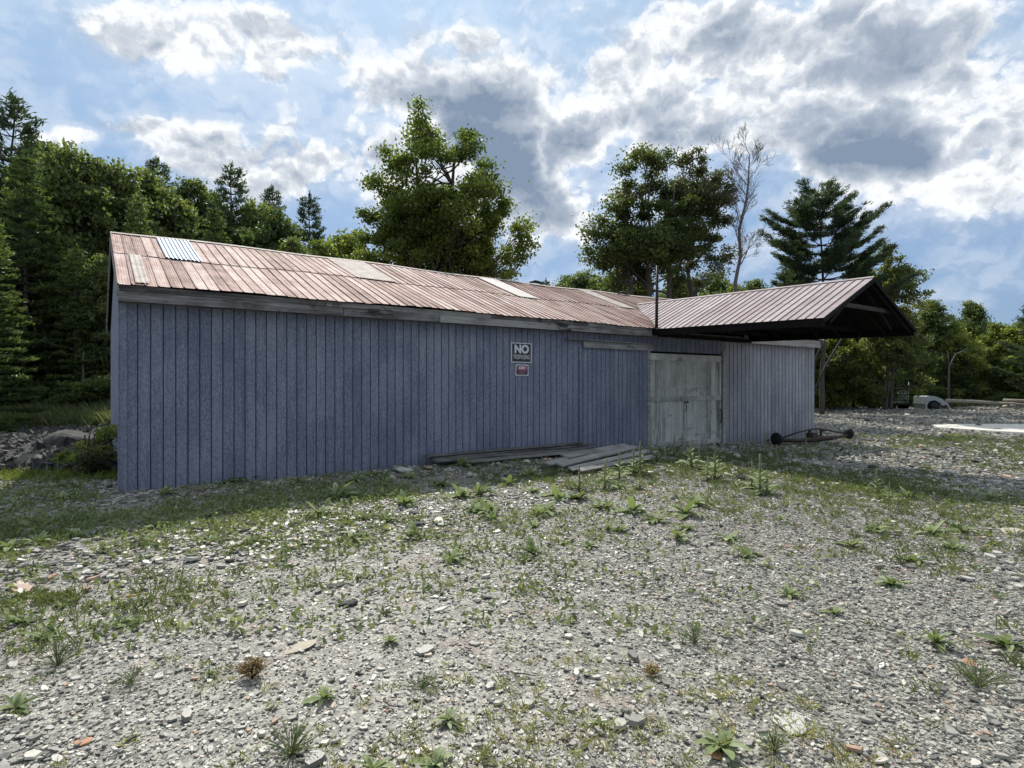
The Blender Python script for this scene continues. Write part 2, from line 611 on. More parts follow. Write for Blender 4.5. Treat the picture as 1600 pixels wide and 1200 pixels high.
RUSTIRON = m_plain('rusty_iron', (.045, .028, .02), .7, .2, .5, 12)
BARK = m_plain('grey_bark', (.065, .055, .047), .9, 0, .45, 9)
BARKL = m_plain('pale_dead_bark', (.12, .105, .10), .9, 0, .3, 9)
ROCK = m_plain('river_rock', (.045, .044, .040), .9, 0, .55, 5)
CONC = m_plain('pale_concrete', (.60, .57, .50), .8, 0, .15, 3)
SGNW = m_plain('sign_white', (.62, .62, .64), .5, 0, .06, 30)
SGNB = m_plain('sign_black', (.016, .018, .03), .5, 0, .2, 30)
SGNR = m_plain('sign_red', (.40, .12, .17), .5, 0, .12, 30)
WHITEP = m_plain('dull_white_paint', (.30, .33, .34), .5, 0, .25, 7)
MAPLE = m_leaf('maple_leaf', (.040, .060, .020), (.085, .118, .036), (.20, .22, .065), .5, .35)
OAK = m_leaf('oak_leaf', (.050, .070, .032), (.105, .125, .052), (.23, .22, .085), .5, .4)
WOODL = m_leaf('woodland_leaf', (.046, .070, .032), (.092, .122, .052), (.18, .205, .08), .45, .3)
BRIGHT = m_leaf('sunny_shrub_leaf', (.08, .105, .03), (.16, .19, .055), (.28, .29, .10), .45, .8)
NEEDLE = m_leaf('pine_needle', (.032, .050, .032), (.062, .086, .052), (.115, .14, .075), .33, .5)
NEEDLE_B = m_leaf('brown_needle', (.055, .062, .033), (.095, .105, .05), (.16, .155, .07), .3, .7)
MULL = m_leaf('mullein_leaf', (.12, .155, .07), (.22, .265, .125), (.34, .375, .24), .24, 6, .8, True, (1.35, 1.5, .7))
STALK = m_leaf('mullein_stalk', (.20, .22, .13), (.32, .34, .22), (.44, .45, .30), .25, 9, .8)
GRASS = m_leaf('grass_blade', (.10, .13, .06), (.18, .215, .10), (.30, .31, .17), .4, .9, .6, True, (1.4, 1.45, .8))
DRY = m_leaf('dry_stem', (.26, .19, .11), (.42, .32, .19), (.55, .45, .30), .4, 3)
DRYG = m_leaf('dry_grass', (.16, .17, .08), (.27, .26, .14), (.40, .36, .22), .4, 1.2)
THIN = m_leaf('thin_stem', (.16, .19, .10), (.26, .30, .16), (.40, .42, .26), .4, 3)

# ------------------------------------------------------------------ ground sheet
def axis_vals(lo, hi, core_lo, core_hi, fine, growth):
    vals = list(np.arange(core_lo, core_hi + 1e-6, fine))
    x, st = core_hi, fine
    while x < hi:
        st *= growth; x += st; vals.append(min(x, hi))
    x, st = core_lo, fine
    while x > lo:
        st *= growth; x -= st; vals.insert(0, max(x, lo))
    return np.array(vals)


gx = axis_vals(-700, 700, -12, 14, .11, 1.045)
gy = axis_vals(-200, 1300, 1.5, 17, .11, 1.035)
GX, GY = np.meshgrid(gx, gy)
GZ = terrain(GX, GY)
nx, ny = len(gx), len(gy)
idx = np.arange(nx * ny).reshape(ny, nx)
q = np.stack([idx[:-1, :-1], idx[:-1, 1:], idx[1:, 1:], idx[1:, :-1]], -1).reshape(-1, 4)
g = mesh_np('ground', np.stack([GX, GY, GZ], -1).reshape(-1, 3), q.ravel(), np.full(len(q), 4, np.int32), GROUND,
            smooth=np.ones(len(q), dtype=bool))
tag(g, kind='structure')


# ------------------------------------------------------------------ the shed
def wobj(mb, name, m, parent):
    """meshes of the shed are modelled in wall space: x along, y away, z up"""
    return mb.build(name, m, parent)


shed = empty('storage_shed', wp(0, 0, 0), math.atan2(E[1], E[0]),
             'long low blue-grey board shed with a rusty metal roof and a jutting gabled canopy', 'shed')
GRV, GD = .165, .012


def siding(s0, s1, z0, ztop, name, m, y0=0.0, pitch=GRV, groove=.02, th=.04, parent=None):
    """vertical grooved boards, each with its own shade, set along x"""
    mb = MB()
    n = max(1, round((s1 - s0) / pitch))
    p = (s1 - s0) / n
    for i in range(n):
        a, b = s0 + i * p, s0 + (i + 1) * p
        zt = ztop if not callable(ztop) else None
        za = ztop(a) if zt is None else zt
        zb = ztop(b) if zt is None else zt
        g_ = groove
        # board face proud, groove face sunk
        xs = [a, a + g_ * .25, a + g_ * .75, a + g_]
        ys = [y0 - th, y0 - th + GD, y0 - th + GD, y0 - th]
        xs.append(b); ys.append(y0 - th)
        v = []
        for x, y in zip(xs, ys):
            zz = za + (zb - za) * (x - a) / (b - a)
            v.append((x, y, z0)); v.append((x, y, zz))
        f = [(2 * k, 2 * k + 2, 2 * k + 3, 2 * k + 1) for k in range(4)]
        rr = random.random()
        mb.add(v, f, rr)
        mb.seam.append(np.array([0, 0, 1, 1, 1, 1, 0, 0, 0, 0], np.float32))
    # back skin closes it
    zz0 = ztop(s0) if callable(ztop) else ztop
    zz1 = ztop(s1) if callable(ztop) else ztop
    mids = []
    if callable(ztop):
        mids = [(s0 + s1) / 2]
    top = [(s1, y0, zz1)] + [(mm, y0, ztop(mm)) for mm in mids] + [(s0, y0, zz0)]
    mb.add([(s0, y0, z0), (s1, y0, z0)] + top, [tuple(range(2 + len(top)))], .5)
    mb.add([(s0, y0 - th, z0), (s0, y0, z0), (s0, y0, zz0), (s0, y0 - th, zz0)], [(0, 3, 2, 1)], .5)
    mb.add([(s1, y0 - th, z0), (s1, y0, z0), (s1, y0, zz1), (s1, y0 - th, zz1)], [(0, 1, 2, 3)], .5)
    return mb


random.seed(3)
DS0, DS1 = 11.28, 14.42       # double door opening
WT = 2.93
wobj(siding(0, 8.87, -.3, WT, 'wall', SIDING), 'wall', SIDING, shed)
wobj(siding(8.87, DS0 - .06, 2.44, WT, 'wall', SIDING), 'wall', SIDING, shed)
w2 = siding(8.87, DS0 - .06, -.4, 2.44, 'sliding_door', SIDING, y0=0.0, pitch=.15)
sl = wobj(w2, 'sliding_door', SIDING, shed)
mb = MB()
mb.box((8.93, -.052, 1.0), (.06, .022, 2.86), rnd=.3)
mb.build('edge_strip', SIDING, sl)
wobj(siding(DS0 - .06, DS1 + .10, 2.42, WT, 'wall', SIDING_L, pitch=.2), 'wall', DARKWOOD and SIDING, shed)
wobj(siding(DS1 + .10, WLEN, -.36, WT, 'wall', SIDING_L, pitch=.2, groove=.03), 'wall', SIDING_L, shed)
# gable ends and back
gz = lambda x: EAVE_Z + PITCH * (OVER + (x if x < WID / 2 else WID - x)) - .06
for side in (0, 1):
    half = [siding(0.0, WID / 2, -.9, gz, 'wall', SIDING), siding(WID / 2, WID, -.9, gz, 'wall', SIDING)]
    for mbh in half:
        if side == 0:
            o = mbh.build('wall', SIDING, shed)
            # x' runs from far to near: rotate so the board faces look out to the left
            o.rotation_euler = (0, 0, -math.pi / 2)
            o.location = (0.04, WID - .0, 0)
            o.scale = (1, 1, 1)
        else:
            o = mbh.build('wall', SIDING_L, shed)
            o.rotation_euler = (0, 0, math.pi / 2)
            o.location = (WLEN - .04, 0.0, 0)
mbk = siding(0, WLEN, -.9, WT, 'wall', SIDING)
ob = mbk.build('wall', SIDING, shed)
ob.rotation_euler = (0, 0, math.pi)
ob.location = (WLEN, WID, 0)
# corner boards
mb = MB()
mb.box((-.012, -.05, 1.30), (.10, .03, 3.0), rnd=.6)
mb.box((-.057, .02, 1.30), (.022, .17, 3.0), rnd=.6)
mb.build('corner_board', SIDING, shed)

# roof sheets: narrow ribbed pans in two courses, then the back slope
def pans(s0, s1, t0, t1, zf, pitch=.165, lift=0.0, rib=.016, wavy=0.0, nrow=5, skew=0.0):
    mb = MB()
    n = max(1, round((s1 - s0) / pitch))
    p = (s1 - s0) / n
    for i in range(n):
        a = s0 + i * p
        b = a + p
        xs = [a, a + .006, a + .018, a + .026]
        hs = [0, rib, rib, 0.0]
        m_ = 8
        for k in range(1, m_):
            xs.append(a + .026 + (b - a - .026) * k / m_)
            hs.append(.0035 if k % 2 else 0)
        xs.append(b); hs.append(0)
        jit = random.uniform(-.02, .02)
        rr = random.random()
        dz = random.uniform(0, .004)
        rows = [t0 + jit + (t1 - t0 - jit) * k / nrow for k in range(nrow + 1)]
        v = []
        for tt in rows:
            sag = .012 * math.sin(a * 1.7 + tt * 1.3) + .02 * math.sin(a * .45)
            for x, h in zip(xs, hs):
                v.append((x, tt, zf(tt) + h + lift + sag + dz))
        c = len(xs)
        f = []
        for r_ in range(nrow):
            for k in range(c - 1):
                f.append((r_ * c + k, r_ * c + k + 1, (r_ + 1) * c + k + 1, (r_ + 1) * c + k))
        mb.add(v, f, rr)
        mb.seam.append(np.tile(np.array([1, 1, .6, 0] + [0] * (len(xs) - 4), np.float32), nrow + 1))
    return mb


zf = lambda tt: EAVE_Z + PITCH * (tt + OVER)
zb = lambda tt: EAVE_Z + PITCH * (WID + OVER - tt)
RS0, RS1 = -.09, WLEN + .1
random.seed(5)
LAP = 1.72
pan = pans(RS0, RS1, -OVER - .04, LAP + .1, zf)
roof = pan.build('roof', RUST, shed)
up = pans(RS0, RS1, LAP, WID / 2, zf, lift=.014)
up.build('roof', RUST, shed)
pans(RS0, RS1, WID / 2, WID + OVER, zb).build('roof', RUST, shed)
# solid deck under the metal (keeps light out) and its rake boards
mb = MB()
pr = [(-OVER + .13, zf(-OVER + .10) - .04), (WID / 2, zf(WID / 2) - .04), (WID + OVER - .03, zb(WID + OVER) - .04)]
v = []
for x in (RS0 + .03, RS1 - .03):
    for (tt, z) in pr:
        v += [(x, tt, z), (x, tt, z - .05)]
mb.add(v, [(0, 2, 8, 6), (2, 4, 10, 8), (1, 7, 9, 3), (3, 9, 11, 5), (0, 1, 3, 2), (2, 3, 5, 4), (6, 8, 9, 7), (8, 10, 11, 9), (0, 6, 7, 1), (4, 5, 11, 10)], .4)
mb.build('roof_deck', DARKWOOD, shed)
for x in (RS0 + .012, RS1 - .012):
    mb = MB(); mb.bar((x, -OVER + .02, zf(-OVER) - .10), (x, WID / 2, zf(WID / 2) - .10), .025, .16)
    mb.build('rake_board', FASCIA, shed)
    mb = MB(); mb.bar((x, WID / 2, zf(WID / 2) - .10), (x, WID + OVER - .02, zb(WID + OVER) - .10), .025, .16)
    mb.build('rake_board', FASCIA, shed)
# ridge cap
mb = MB()
k = 60
v = []
for i in range(k + 1):
    x = RS0 + (RS1 - RS0) * i / k
    zz = zf(WID / 2) + .03 + .02 * math.sin(x * .45) + .012 * math.sin(x * 1.7 + 4.8)
    v += [(x, WID / 2 - .11, zz - .035), (x, WID / 2, zz + .012), (x, WID / 2 + .11, zz - .035)]
f = []
for i in range(k):
    f += [(3 * i, 3 * i + 3, 3 * i + 4, 3 * i + 1), (3 * i + 1, 3 * i + 4, 3 * i + 5, 3 * i + 2)]
mb.add(v, f, .6)
mb.build('ridge_cap', DULLG, shed)


def corrugated(s0, s1, t0, t1, lift, name, m, label, pitch=.068, amp=.011, skew=0.0):
    mb = MB()
    n = int((s1 - s0) / pitch * 8)
    rows = 4
    v = []
    for r_ in range(rows + 1):
        tt = t0 + (t1 - t0) * r_ / rows
        for i in range(n + 1):
            x = s0 + (s1 - s0) * i / n + skew * (tt - t0)
            sag = .012 * math.sin(x * 1.7 + tt * 1.3) + .02 * math.sin(x * .45)
            v.append((x, tt, zf(tt) + lift + sag + amp * math.sin(2 * math.pi * (x - s0 - skew * (tt - t0)) / pitch)))
    f = []
    for r_ in range(rows):
        for i in range(n):
            a = r_ * (n + 1) + i
            f.append((a, a + 1, a + n + 2, a + n + 1))
    mb.add(v, f, .5, True)
    o = mb.build(name, m, roof)
    o['label'] = label
    return o


def on_roof(px, py):
    """(s, t) where a pixel's ray meets the near roof slope"""
    d = np.array([(px - CX) / F, 1.0, (HY - py) / F])
    # z = EAVE + PITCH*(t+OVER); t = (p-A).M
    # CAMZ + k dz = EAVE + PITCH*OVER + PITCH*((k dxy - A).M)
    dm = d[0] * M[0] + d[1] * M[1]
    am = A[0] * M[0] + A[1] * M[1]
    k = (EAVE_Z + PITCH * OVER - PITCH * am - CAMZ) / (d[2] - PITCH * dm)
    p = np.array([d[0] * k, d[1] * k])
    return float((p - A) @ E), float((p - A) @ M)


sa, _ = on_roof(246, 378)
sb, _ = on_roof(294, 383)
corrugated(sa, sb + .02, LAP - .03, WID / 2 - .13, .04, 'roof_sheet', GALV, 'bright new galvanised corrugated sheet near left end')
sa, _ = on_roof(206, 420)
corrugated(sa, sa + .17, -OVER + .02, LAP - .02, .028, 'roof_sheet', DULLG, 'dull zinc strip in the lower course near left end', amp=.004)
sa, _ = on_roof(520, 412); sb, _ = on_roof(575, 417)
corrugated(sa, sb, LAP - .02, WID / 2 - .13, .036, 'roof_sheet', DULLG, 'dull grey sheet below the ridge left of middle', amp=.006)
sa, _ = on_roof(770, 445); sb, _ = on_roof(796, 447)
corrugated(sa, sb, LAP - .05, WID / 2 - .13, .036, 'roof_sheet', DULLW, 'bright pale sheet below the ridge right of middle', amp=.006)
sa, _ = on_roof(925, 462); sb, _ = on_roof(940, 463)
corrugated(sa, sb, LAP - .05, WID / 2 - .13, .036, 'roof_sheet', DULLG, 'pale sheet just left of the canopy roof', amp=.006)

# eave fascia: thin upper strip, wide lower board in pieces
random.seed(8)
mb = MB()
for a, b in ((-.06, 2.9), (2.91, 6.3), (6.31, 9.0), (9.01, 11.16)):
    mb.box(((a + b) / 2, -OVER + .055, EAVE_Z - .055), (b - a, .03, .085))
mb.build('fascia_strip', FASCIA, shed)
mb = MB()
for a, b in ((-.075, 3.2), (3.21, 5.1), (5.11, 8.4), (8.41, 11.16)):
    mb.box(((a + b) / 2, -OVER + .04, EAVE_Z - .175), (b - a, .035, .14))
mb.build('fascia', FASCIA, shed)
mb = MB()
for a, b in ((-.075, 11.16), (11.16, 19.5)):
    mb.box(((a + b) / 2, -.135, EAVE_Z - .235), (b - a, .17, .02), rnd=.3)
mb.build('soffit', FASCIA, shed)
mb = MB()
mb.box(((15.2 + 19.52) / 2, -OVER + .075, EAVE_Z - .135), (4.3, .035, .235), rnd=.7)
mb.build('fascia', FASCIA_L, shed)
mb = MB()
mb.box((13.2, -OVER + .10, EAVE_Z - .17), (4.0, .035, .17), rnd=.2)
mb.build('fascia', FASCIA, shed)

# sliding door track
mb = MB()
mb.box((10.2, -.075, 2.50), (2.4, .05, .16), rnd=.85)
tr = mb.build('door_track', FASCIA, shed)
mb = MB()
mb.box((9.95, -.10, 2.595), (2.95, .11, .022), rnd=.3, ry=.004)
mb.build('track_hood', FASCIA, tr)

# double door
ddoor = MB()
random.seed(12)
DZ0, DZ1 = -.16, 2.36
nb = 14
for i in range(nb):
    a = DS0 + .06 + (DS1 - DS0 - .14) * i / nb
    b = DS0 + .06 + (DS1 - DS0 - .14) * (i + 1) / nb
    ddoor.box(((a + b) / 2, .0 + random.uniform(-.003, .003), (DZ0 + DZ1) / 2), (b - a - .006, .03, DZ1 - DZ0), rnd=random.random())
dd = ddoor.build('double_door', DOORWOOD, shed)
for z, h in ((2.28, .17), (1.17, .13), (-.07, .18)):
    for (a, b) in ((DS0 + .05, (DS0 + DS1) / 2 - .005), ((DS0 + DS1) / 2 + .005, DS1 - .07)):
        mb = MB(); mb.box(((a + b) / 2, -.032, z), (b - a, .026, h))
        mb.build('rail', DOORWOOD, dd)
for x in (DS0 + .09, DS1 - .11):
    for z, h in ((1.71, .94), (.56, 1.06)):
        mb = MB(); mb.box((x, -.031, z), (.09, .024, h))
        mb.build('stile', DOORWOOD, dd)
mb = MB()
mb.tube([(12.72, -.06, 1.02), (12.74, -.09, .98), (12.74, -.09, .86), (12.72, -.06, .82)], .012, 6)
mb.box((12.80, -.05, 1.07), (.16, .012, .04))
mb.build('latch', BLACK, dd)
mb = MB()
mb.tube([(DS1 - .14, -.05, .85), (DS1 - .14, -.09, .80), (DS1 - .14, -.09, .50), (DS1 - .14, -.05, .45)], .016, 6)
mb.build('handle', BLACK, dd)
mb = MB(); mb.box((DS0 - .0, -.035, 1.12), (.10, .07, 2.8), rnd=.5)
mb.build('door_jamb', FASCIA_L, shed)
mb = MB(); mb.box((DS1 + .03, -.04, 1.12), (.12, .08, 2.8), rnd=.9)
mb.build('door_jamb', FASCIA_L, shed)
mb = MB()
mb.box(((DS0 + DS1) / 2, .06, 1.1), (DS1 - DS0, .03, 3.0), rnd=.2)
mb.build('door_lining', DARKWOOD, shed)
mb = MB()
mb.box(((DS0 + DS1) / 2 - .05, -.25, -.20), (DS1 - DS0 - .1, .25, .05), rnd=.6, rz=.012)
mb.build('sill', GREYWOOD, shed)

# canopy: a gable roof cantilevered from the long wall
CS0, CS1, CSM, CU = 11.22, 15.44, 13.33, 4.55
DROOP = .022
CEZ = 2.95                                    # metal edge at the wall
CPI = (3.955 - CEZ) / (CSM - CS0 + .04)


def cz(s_, u):                                # height of the canopy metal
    return CEZ + CPI * min(s_ - CS0 + .04, CS1 - s_ + .04) - DROOP * u


can = MB()
random.seed(21)
NP = 32
back = -3.0


def canopy_slope(sgn):
    mb = MB()
    u0, u1 = back, CU
    p = .187
    n = int((u1 - u0) / p)
    for i in range(n):
        a = u1 - (i + 1) * p
        b = u1 - i * p
        ys = [a, a + .006, a + .020, a + .028] + [a + .028 + (p - .028) * k / 4 for k in range(1, 5)]
        hs = [0, .02, .02, 0, .003, 0, .003, 0]
        # clip where the canopy roof meets the main roof
        tm = -(a + b) / 2
        if tm > -OVER:
            # main roof height at this depth
            zm = EAVE_Z + PITCH * (tm + OVER) + .0
            s_need = (zm + DROOP * (-tm) - CEZ) / CPI
            s_lo = CS0 - .04 + max(0, s_need) - .05
            if s_lo > CSM:
                continue
        else:
            s_lo = CS0 - .04
        rr = random.random()
        v = []
        rows = 5
        for r_ in range(rows + 1):
            sx = s_lo + (CSM - s_lo) * r_ / rows
            x = sx if sgn < 0 else 2 * CSM - sx
            for y, h in zip(ys, hs):
                v.append((x, -y, CEZ + CPI * (sx - CS0 + .04) - DROOP * y + h + .01))
        c = len(ys)
        f = []
        for r_ in range(rows):
            for k in range(c - 1):
                q_ = (r_ * c + k, r_ * c + k + 1, (r_ + 1) * c + k + 1, (r_ + 1) * c + k)
                f.append(q_ if sgn > 0 else q_[::-1])
        mb.add(v, f, rr)
        mb.seam.append(np.tile(np.array([1, 1, 1, .8] + [0] * (len(ys) - 4), np.float32), rows + 1))
    return mb


c1 = canopy_slope(-1).build('canopy_roof', PINK, shed)
c2 = canopy_slope(1).build('canopy_roof', PINK, shed)
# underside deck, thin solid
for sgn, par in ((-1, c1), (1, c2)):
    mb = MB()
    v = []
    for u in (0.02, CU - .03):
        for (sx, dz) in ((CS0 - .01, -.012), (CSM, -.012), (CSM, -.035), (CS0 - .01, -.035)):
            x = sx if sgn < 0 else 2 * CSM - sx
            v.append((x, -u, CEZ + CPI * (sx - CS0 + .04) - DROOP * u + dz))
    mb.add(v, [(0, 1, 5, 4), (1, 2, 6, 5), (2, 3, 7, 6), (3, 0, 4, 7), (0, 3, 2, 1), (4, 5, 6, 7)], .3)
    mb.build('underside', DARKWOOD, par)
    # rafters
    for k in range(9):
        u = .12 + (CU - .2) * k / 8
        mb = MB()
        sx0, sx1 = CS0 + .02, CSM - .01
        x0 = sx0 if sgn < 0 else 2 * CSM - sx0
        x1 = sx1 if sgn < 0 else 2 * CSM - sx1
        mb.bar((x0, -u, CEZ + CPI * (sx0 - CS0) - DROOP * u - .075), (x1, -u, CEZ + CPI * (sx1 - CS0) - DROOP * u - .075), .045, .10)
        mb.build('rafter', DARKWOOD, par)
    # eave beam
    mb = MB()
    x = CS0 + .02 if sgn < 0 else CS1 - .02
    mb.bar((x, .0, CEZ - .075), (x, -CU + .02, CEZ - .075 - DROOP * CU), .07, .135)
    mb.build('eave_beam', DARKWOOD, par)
    # gable verge board
    mb = MB()
    x0 = CS0 - .03 if sgn < 0 else CS1 + .03
    mb.bar((x0, -CU, CEZ - DROOP * CU - .035), (CSM, -CU, CEZ + CPI * (CSM - CS0 + .03) - DROOP * CU - .045), .03, .075)
    mb.build('verge_board', DARKWOOD, par)
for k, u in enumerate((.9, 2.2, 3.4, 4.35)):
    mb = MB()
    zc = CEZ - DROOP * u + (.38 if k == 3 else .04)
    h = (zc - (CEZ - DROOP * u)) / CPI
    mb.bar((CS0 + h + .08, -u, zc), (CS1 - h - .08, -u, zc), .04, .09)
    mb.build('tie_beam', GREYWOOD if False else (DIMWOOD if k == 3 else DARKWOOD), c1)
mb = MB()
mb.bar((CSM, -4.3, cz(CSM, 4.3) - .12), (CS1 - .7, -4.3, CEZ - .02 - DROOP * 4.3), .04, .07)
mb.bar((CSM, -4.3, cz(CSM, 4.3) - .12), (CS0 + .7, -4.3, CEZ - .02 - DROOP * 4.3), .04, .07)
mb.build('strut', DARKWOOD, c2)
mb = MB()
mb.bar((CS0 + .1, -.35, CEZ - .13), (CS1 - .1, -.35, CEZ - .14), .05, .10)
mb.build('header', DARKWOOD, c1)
mb = MB()
v = []
for i in range(25):
    u = CU + .0 - (CU + 2.2) * i / 24
    v += [(CSM - .06, -u, cz(CSM, u) + .005), (CSM, -u, cz(CSM, u) + .04), (CSM + .06, -u, cz(CSM, u) + .005)]
f = []
for i in range(24):
    f += [(3 * i, 3 * i + 3, 3 * i + 4, 3 * i + 1), (3 * i + 1, 3 * i + 4, 3 * i + 5, 3 * i + 2)]
mb.add(v, f, .6)
mb.build('ridge_cap', PINK, c1)
# valley flashing
# a sagging cable tacked slantwise over the canopy metal
# small dark lumps of torn flashing at the ridge
for sx in (on_roof(848, 449)[0], on_roof(992, 468)[0]):
    mb = MB()
    mb.tube([(sx - .28, WID / 2 - .06, zf(WID / 2) + .03), (sx - .1, WID / 2 - .09, zf(WID / 2) + .07), (sx + .1, WID / 2 - .08, zf(WID / 2) + .055), (sx + .3, WID / 2 - .05, zf(WID / 2) + .04)], [.02, .05, .045, .015], 7)
    mb.build('torn_flashing', BLACK, shed)

# mast standing in the valley
pm = wp(CS0 - .0, -OVER - .06)
mz = EAVE_Z - .12
mast = MB()
top = xz(1027, 415, pm[1] + .1)
mast.tube([(0, 0, 0), ((top[0] - pm[0]) * .5, .05, (top[1] - mz) * .5), (top[0] - pm[0], .1, top[1] - mz)], [.042, .038, .034], 8)
mo = mast.build('mast', BLACK, None, (pm[0], pm[1], mz))
tag(mo, 'thin black iron mast standing at the corner where the canopy roof meets the rusty roof', 'pole')


# ------------------------------------------------------------------ signs
def text_mesh(body, size, m, name, parent, loc, xs=1.0, bold=0.0):
    cu = bpy.data.curves.new('t', 'FONT')
    cu.body = body
    cu.size = size
    cu.align_x = 'CENTER'
    cu.align_y = 'CENTER'
    cu.offset = bold
    cu.extrude = .0015
    tmp = bpy.data.objects.new('t', cu)
    COL.objects.link(tmp)
    dg = bpy.context.evaluated_depsgraph_get()
    me = bpy.data.meshes.new_from_object(tmp.evaluated_get(dg))
    bpy.data.objects.remove(tmp)
    me.materials.clear()
    me.materials.append(m)
    o = bpy.data.objects.new(name, me)
    COL.objects.link(o)
    o.parent = parent
    o.location = loc
    o.rotation_euler = (math.pi / 2, 0, 0)
    o.scale = (xs, 1, 1)
    return o


def on_wall(px, py, t=-.05):
    d = np.array([(px - CX) / F, 1.0])
    a = A + M * t
    # k d = a + s E
    mm = np.array([[d[0], -E[0]], [d[1], -E[1]]])
    k, s_ = np.linalg.solve(mm, a)
    return float(s_), CAMZ + (HY - py) / F * k


def rrect(w, h, r, y0, y1, mb, rnd=.5, n=5):
    pts = []
    for cx_, cz_, a0 in ((w / 2 - r, -h / 2 + r, -90), (w / 2 - r, h / 2 - r, 0), (-w / 2 + r, h / 2 - r, 90), (-w / 2 + r, -h / 2 + r, 180)):
        for k in range(n + 1):
            a = math.radians(a0 + 90 * k / n)
            pts.append((cx_ + r * math.cos(a), cz_ + r * math.sin(a)))
    m_ = len(pts)
    v = [(x, y0, z) for x, z in pts] + [(x, y1, z) for x, z in pts]
    f = [tuple(range(m_)), tuple(range(m_, 2 * m_))[::-1]] + [(i, i + m_, (i + 1) % m_ + m_, (i + 1) % m_) for i in range(m_)]
    mb.add(v, f, rnd)


RZ = math.atan2(E[1], E[0])
s0, z1 = on_wall(798.5, 535); s1, z0 = on_wall(830.5, 567)
w_, h_ = s1 - s0, (z1 - z0)
cs, czz = (s0 + s1) / 2, (z0 + z1) / 2
sg = empty('sign', wp(cs, -.048, czz), RZ, 'square black NO TRESPASSING sign with white letters on the shed wall', 'sign')
mb = MB(); rrect(w_, h_, .012, -.006, 0, mb); mb.build('panel', SGNW, sg)
mb = MB(); rrect(w_ * .91, h_ * .91, .008, -.009, -.0062, mb); mb.build('face', SGNB, sg)
text_mesh('NO', h_ * .56, SGNW, 'lettering', sg, (0, -.0105, h_ * .165), 1.02, .012)
text_mesh('TRESPASSING', h_ * .31, SGNW, 'lettering', sg, (0, -.0105, -h_ * .225), .44 * w_ / h_ * 1.0, .0)
s0, z1 = on_wall(805.5, 569.5); s1, z0 = on_wall(825.5, 587)
w_, h_ = s1 - s0, (z1 - z0)
sg = empty('sign', wp((s0 + s1) / 2, -.048, (z0 + z1) / 2), RZ, 'small black and red KEEP OUT sign with pale border under the larger sign', 'sign')
mb = MB(); rrect(w_, h_, .01, -.006, 0, mb); mb.build('panel', SGNW, sg)
mb = MB(); rrect(w_ * .88, h_ * .84, h_ * .14, -.009, -.0062, mb); mb.build('face', SGNB, sg)
mb = MB(); rrect(w_ * .76, h_ * .32, h_ * .08, -.0115, -.0092, mb)
o = mb.build('band', SGNR, sg); o.location = (0, 0, h_ * .19)
text_mesh('KEEP', h_ * .34, SGNW, 'lettering', sg, (0, -.013, h_ * .19), .95, .003)
text_mesh('OUT', h_ * .40, SGNR, 'lettering', sg, (0, -.0105, -h_ * .19), 1.0, .003)

# ------------------------------------------------------------------ planks
random.seed(31)
PG = 'long grey planks stacked against the foot of the wall'
longp = [(4.83, 8.8, -.20, .11, .17, 'uppermost long grey plank of the stack against the wall'),
         (4.95, 9.15, -.22, .075, .20, 'second long grey plank from the top of the stack against the wall'),
         (4.9, 8.9, -.42, .045, .2, 'long grey plank lying low at the front of the stack by the wall'),
         (5.4, 9.3, -.62, .025, .2, 'long grey plank half buried in weeds in front of the wall stack'),
         (4.95, 9.0, -.20, .035, .2, 'lowest long grey plank of the stack against the wall')]
for a, b, t, z, w, lab in longp:
    c = wp((a + b) / 2, t - .02)
    gz0 = float(terrain(c[0], c[1]))
    mb = MB(); mb.box((0, 0, 0), (b - a, w, .03))
    o = mb.build('plank', GREYWOOD, None, (c[0], c[1], gz0 + z * 1.35 + .05), (random.uniform(-.05, .08), random.uniform(-.008, .008), RZ + random.uniform(-.012, .012)))
    tag(o, lab, 'plank', PG)
P2 = 'wide grey boards in the loose pile by the sliding door'
a0 = math.radians(50)
wide = [((1.55, 12.15), 2.7, .24, .02, .00, 'wide grey board at the back of the loose pile'),
        ((1.55, 11.85), 2.9, .22, .05, .03, 'grey board second from the back of the loose pile'),
        ((1.72, 11.70), 2.6, .26, .12, .06, 'wide stained grey board lying on top of the loose pile'),
        ((1.72, 11.35), 2.9, .24, .09, .02, 'wide pale board in the middle of the loose pile'),
        ((1.90, 11.15), 2.7, .17, .05, -.03, 'pale board sloping at the front of the loose pile'),
        ((2.00, 10.98), 2.5, .15, .02, -.05, 'narrow board lowest at the front edge of the loose pile'),
        ((1.2, 11.55), 1.2, .2, .015, .25, 'short dark board end poking out of the left of the loose pile')]
for (x, y), L, w, z, da, lab in wide:
    gz0 = float(terrain(x, y))
    w *= .72
    mb = MB(); mb.box((0, 0, 0), (L, w, .03))
    o = mb.build('board', GREYWOOD, None, (x, y, gz0 + z * 1.5 + .08), (random.uniform(.16, .38), random.uniform(-.03, .01), a0 + da))
    tag(o, lab, 'board', P2)


# ------------------------------------------------------------------ rocks
def rock_mesh(seed, name='boulder', n=2, flat=.6, ang=.35):
    rg = np.random.default_rng(seed)
    bm_ = __import__('bmesh').new()
    __import__('bmesh').ops.create_icosphere(bm_, subdivisions=n, radius=1)
    # random planes cut the sphere into facets
    pl = rg.normal(size=(9, 3)); pl /= np.linalg.norm(pl, axis=1)[:, None]
    dd_ = rg.uniform(.55, .95, 9)
    for v_ in bm_.verts:
        c = np.array(v_.co)
        for p_, d_ in zip(pl, dd_):
            k_ = c @ p_ - d_
            if k_ > 0:
                c = c - p_ * k_
        c = c * (1 + rg.normal() * .02)
        v_.co = (c[0], c[1] * .8, c[2] * flat)
    me = bpy.data.meshes.new(name)
    bm_.to_mesh(me); bm_.free()
    me.materials.append(ROCK)
    return me


rocks = [rock_mesh(i, n=3) for i in range(6)]


